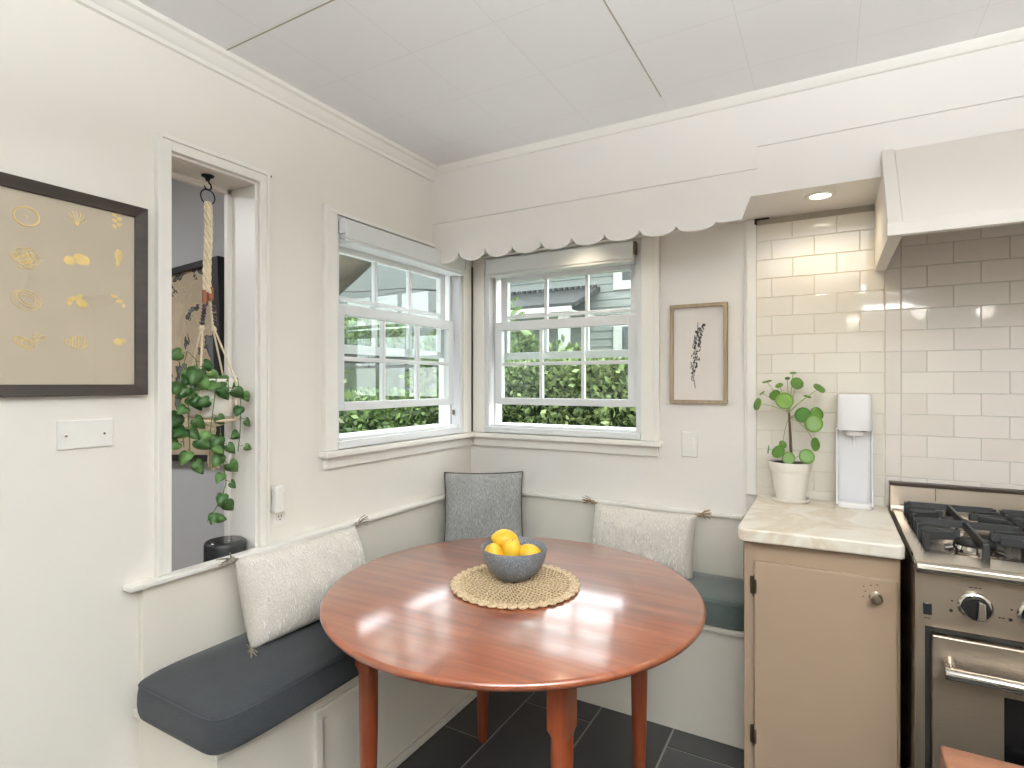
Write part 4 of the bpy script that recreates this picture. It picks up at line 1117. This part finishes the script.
# neighbour's house seen through the right window
t = thing('neighbour_house', 'grey-green clapboard house with a dark porch roof outside the right window', 'house', (-1.0, 6.0, -.4))
mb = W(t); mb.box(-4.3, 3.2, 6.03, 10, -.4, 3.45)
k = 0
while k * .125 < 3.8:
    z = k * .125 - .4; mb.add([(-4.3, 5.988, z), (3.2, 5.988, z), (3.2, 6.006, z + .125), (-4.3, 6.006, z + .125), (-4.3, 6.03, z), (3.2, 6.03, z)], [(0, 1, 2, 3), (0, 4, 5, 1)]); k += 1
mb.build('siding_wall', SIDING, t, smooth=False)
mb = W(t); mb.prism([(5.7, 3.45), (8, 3.95), (10.3, 3.45), (10.3, 3.4), (5.7, 3.4)], 'x', -4.5, 3.4); mb.build('roof', ROOFD, t, smooth=False)
def hwin(x0, x1, z0, z1):
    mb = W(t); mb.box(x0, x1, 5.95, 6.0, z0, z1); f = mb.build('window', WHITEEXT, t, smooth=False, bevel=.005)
    mb = W(t); mb.box(x0 + .15, x1 - .1, 5.944, 5.955, z0 + .14, z1 - .1); mb.build('window_pane', DARKGLASS, f, smooth=False)
hwin(-1.27, -.2, 2.86, 3.4); hwin(-1.27, -.2, 1.2, 2.37)
mb = W(t); mb.prism([(5.98, 2.94), (4.95, 2.56), (4.95, 2.50), (5.98, 2.87)], 'x', -4.2, -1.50)
for q in range(27): mb.box(-4.2 + q * .1, -4.15 + q * .1, 5.93, 5.975, 2.92, 2.97)
pr = mb.build('porch_roof', ROOFD, t, smooth=False)
mb = W(t); mb.box(-4.2, -1.55, 4.92, 4.96, 2.43, 2.51); mb.box(-4.2, -1.55, 4.96, 5.98, 2.43, 2.46); mb.build('porch_fascia', WHITEEXT, pr, smooth=False)
for x in (-1.72, -3.9):
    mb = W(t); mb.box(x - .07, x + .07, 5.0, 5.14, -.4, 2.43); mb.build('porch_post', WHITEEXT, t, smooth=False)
shrub('bushy shrub before the neighbour porch, left of its white post', (-2.05, 4.0, 1.65), (.42, .4, .55), 900, LHEDGE, .13, 31)
shrub('small shrub at the foot of the white porch post', (-1.45, 4.2, 1.50), (.5, .35, .38), 900, LHEDGE, .11, 33)
shrub('pale leafy shrub rising above the hedge by the right window edge', (-.55, 3.4, 1.42), (.55, .4, .26), 900, LTREE, .09, 35)
shrub('thin climbing sapling before the dark porch roof', (-1.52, 3.0, 2.12), (.15, .14, .24), 110, LTREE, .09, 36)

# left window: pale outbuilding, lattice, hedge plants, leaning tree
t = thing('garden_outbuilding', 'pale grey outbuilding with white trim outside the left window', 'outbuilding', (-8.5, 4, -.4))
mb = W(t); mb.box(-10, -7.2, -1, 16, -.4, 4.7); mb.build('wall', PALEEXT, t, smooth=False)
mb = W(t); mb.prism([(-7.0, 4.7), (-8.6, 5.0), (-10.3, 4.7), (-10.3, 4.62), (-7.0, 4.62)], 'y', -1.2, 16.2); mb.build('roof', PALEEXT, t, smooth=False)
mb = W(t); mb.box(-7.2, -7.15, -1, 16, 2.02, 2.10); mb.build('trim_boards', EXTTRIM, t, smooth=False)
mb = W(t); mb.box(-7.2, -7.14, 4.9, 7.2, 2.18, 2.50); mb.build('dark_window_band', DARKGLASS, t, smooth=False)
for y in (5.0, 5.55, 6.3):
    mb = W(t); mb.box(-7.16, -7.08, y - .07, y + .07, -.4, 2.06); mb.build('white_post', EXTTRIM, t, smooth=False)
t = thing('trellis', 'weathered green lattice screen behind the left window hedge', 'trellis', (-4.5, 3.8, -.4))
mb = W(t)
for z in (1.92, 1.80, 1.68): mb.box(-4.53, -4.47, 2.9, 4.75, z, z + .035)
mb.build('rails', BARK, t, smooth=False)
mb = W(t); mb.box(-4.51, -4.49, 3.0, 4.6, -.4, 1.62); mb.build('screen', plain('moss_green_board', (70, 82, 62), .8, var=.2, nscale=6), t, smooth=False)
shrub('light green bush right of the lattice screen', (-3.9, 5.0, 1.45), (.6, .6, .75), 1300, LTREE, .13, 41)
shrub('dark bush left of the lattice screen', (-4.2, 2.45, 1.2), (.5, .42, .62), 900, LHEDGE2, .12, 43)
shrub('pale foliage spreading above the lattice screen', (-5.2, 4.6, 2.25), (.5, .95, .25), 700, LTREE, .13, 45)
t = thing('leaning_tree', 'thick leaning brown tree trunk at the left window upper corner', 'tree', (-2.6, .55, -.4))
mb = W(t); mb.tube([(-2.9, .6, -.4), (-2.9, .8, 1.4), (-2.75, 1.15, 2.1), (-2.6, 1.62, 2.62), (-2.5, 2.4, 3.3)], [.13, .12, .14, .17, .15], 12); mb.build('trunk', BARK, t, angle=80)
mb = W(t); leaves(mb, 2200, lambda r_: (lambda d: (Vector((-2.4 + d.x * 1.4, 2.6 + d.y * 1.3, 4.3 + d.z * .8)), d))(Vector((r_.gauss(0, 1), r_.gauss(0, 1), r_.gauss(0, 1))).normalized()), .14, random.Random(50)); mb.build('foliage', LHEDGE, t, smooth=False)
mb = MB((-4.5, 4, 2.6)); 
mb.tube([(-4.5, 1.2, 2.62 + .0), (-4.5, 2.6, 2.66), (-4.5, 3.6, 2.76), (-4.5, 4.6, 2.96), (-4.5, 8, 3.35)], .012, 6)
tag(mb.build('utility_wire', BLACKP), 'sagging dark utility wire across the left window top panes, upper of two', 'wire')
mb = MB((-4.7, 4, 2.6)); mb.tube([(-4.7, 1.2, 2.50), (-4.7, 3.3, 2.56), (-4.7, 4.2, 2.78), (-4.7, 5.2, 3.05), (-4.7, 8, 3.30)], .009, 6)
tag(mb.build('utility_wire', BLACKP), 'thin dark utility wire across the left window top panes, lower of two', 'wire')

# ------------------------------------------------------------------ light
w = bpy.data.worlds.new('World'); scene.world = w; w.use_nodes = True
bg = w.node_tree.nodes['Background']; bg.inputs['Color'].default_value = (.94, .97, 1.0, 1); bg.inputs['Strength'].default_value = 8.5
s = bpy.data.lights.new('sun', 'SUN'); s.energy = 3.5; s.angle = R(3); s.color = (1, .95, .85)
so = bpy.data.objects.new('sun', s); COL.objects.link(so); so.rotation_euler = Vector((-.45, .35, -1)).to_track_quat('-Z', 'Y').to_euler()

def ceiling_fill(label, x, y, e, size=.55, col=(1, .93, .84)):  # unseen panels added behind the camera for soft fill light
    t = thing('fill_panel', label, 'ceiling light', (x, y, H))
    mb = MB(); mb.box(-size / 2 - .02, size / 2 + .02, -size / 2 - .02, size / 2 + .02, -.03, 0); mb.build('housing', TRIM, t, smooth=False, bevel=.004)
    mb = MB(); mb.box(-size / 2, size / 2, -size / 2, size / 2, -.036, -.03); mb.build('diffuser', LENSW, t, smooth=False)
    l = bpy.data.lights.new('panel_fill', 'AREA'); l.energy = e; l.size = size; l.color = col
    o = bpy.data.objects.new('panel_fill', l); COL.objects.link(o); o.parent = t; o.location = (0, 0, -.04)
ceiling_fill('added square ceiling fill light behind the camera, nearest the table', 2.3, -4.7, 30, col=(.94, .98, 1))
ceiling_fill('added square ceiling fill light over the far end of the room', 2.4, -6.6, 40, col=(.94, .98, 1))
for lab, x, z in (('globe pendant lamp, leftmost of the row of three behind the camera', 1.91, 1.96), ('globe pendant lamp, middle of the row of three behind the camera', 2.42, 2.01), ('globe pendant lamp, rightmost of the row of three behind the camera', 2.87, 1.99)):
    t = thing('pendant_lamp', lab, 'pendant lamp', (x, -3.5, z), group='pendants over the island')
    mb = W(t); mb.tube([(x, -3.5, z + .06), (x, -3.5, H - .02)], .003, 6); mb.build('cord', BLACKP, t)
    mb = W(t); mb.lathe([(0, H - .025), (.05, H - .025), (.05, H), (0, H)], (x, -3.5, 0), 24); mb.build('ceiling_rose', TRIM, t, angle=40)
    mb = W(t); mb.cyl((x, -3.5, z + .045), (x, -3.5, z + .085), .018, 16); mb.build('holder', NICKEL, t)
    mb = W(t); mb.ell((x, -3.5, z), (.05, .05, .05), 20, 12); gb = mb.build('globe', LENSP, t); gb.visible_shadow = True
    l = bpy.data.lights.new('pendant_bulb', 'POINT'); l.energy = 10; l.color = (1, .96, .90); l.shadow_soft_size = .052
    o = bpy.data.objects.new('pendant_bulb', l); COL.objects.link(o); o.parent = t; o.location = (0, 0, 0)
t = thing('fill_uplight', 'added fill uplight on a metal stand behind the camera', 'fill light', (2.3, -2.95, 0))  # unseen uplight added to brighten the room by ceiling bounce
mb = MB(); mb.lathe([(0, 0), (.15, 0), (.15, .012), (.03, .03), (0, .03)], n=36); mb.build('base', NICKEL, t, angle=40)
mb = MB(); mb.cyl((0, 0, .02), (0, 0, 1.72), .012, 14); mb.build('pole', NICKEL, t)
mb = MB(); mb.lathe([(0, 1.70), (.05, 1.705), (.14, 1.76), (.19, 1.83), (.184, 1.83), (.135, 1.768), (.05, 1.715), (0, 1.712)], n=40); mb.build('bowl_shade', TRIM, t, angle=50)
l = bpy.data.lights.new('uplight_fill', 'AREA'); l.shape = 'DISK'; l.size = .3; l.energy = 290; l.color = (.90, .96, 1)
o = bpy.data.objects.new('uplight_fill', l); COL.objects.link(o); o.parent = t; o.location = (0, 0, 1.80); o.rotation_euler = (pi, 0, 0)
l = bpy.data.lights.new('hall_fill', 'AREA'); l.energy = 46; l.size = .5; l.color = (.97, .98, 1)  # area light added to brighten the hall, no fixture modelled
o = bpy.data.objects.new('hall_fill', l); COL.objects.link(o); o.location = (-1.7, -2.6, H - .02)

# ------------------------------------------------------------------ camera
F, U0, HZ = 562.0, 512.0, 383.0
cam = bpy.data.cameras.new('camera'); co = bpy.data.objects.new('camera', cam); COL.objects.link(co)
cam.sensor_width = 36; cam.lens = F / 1024 * 36; cam.shift_y = (HZ - 384) / 1024 * -1 * -1; cam.clip_start = .02; cam.clip_end = 200
co.location = (1.738, -2.6, 1.385); co.rotation_euler = (pi / 2, 0, math.atan(319 / 562.0))
scene.camera = co
scene.view_settings.view_transform = 'Standard'; scene.view_settings.look = 'None'
scene.view_settings.exposure = -0.26; scene.view_settings.gamma = 1.0; scene.view_settings.use_curve_mapping = False
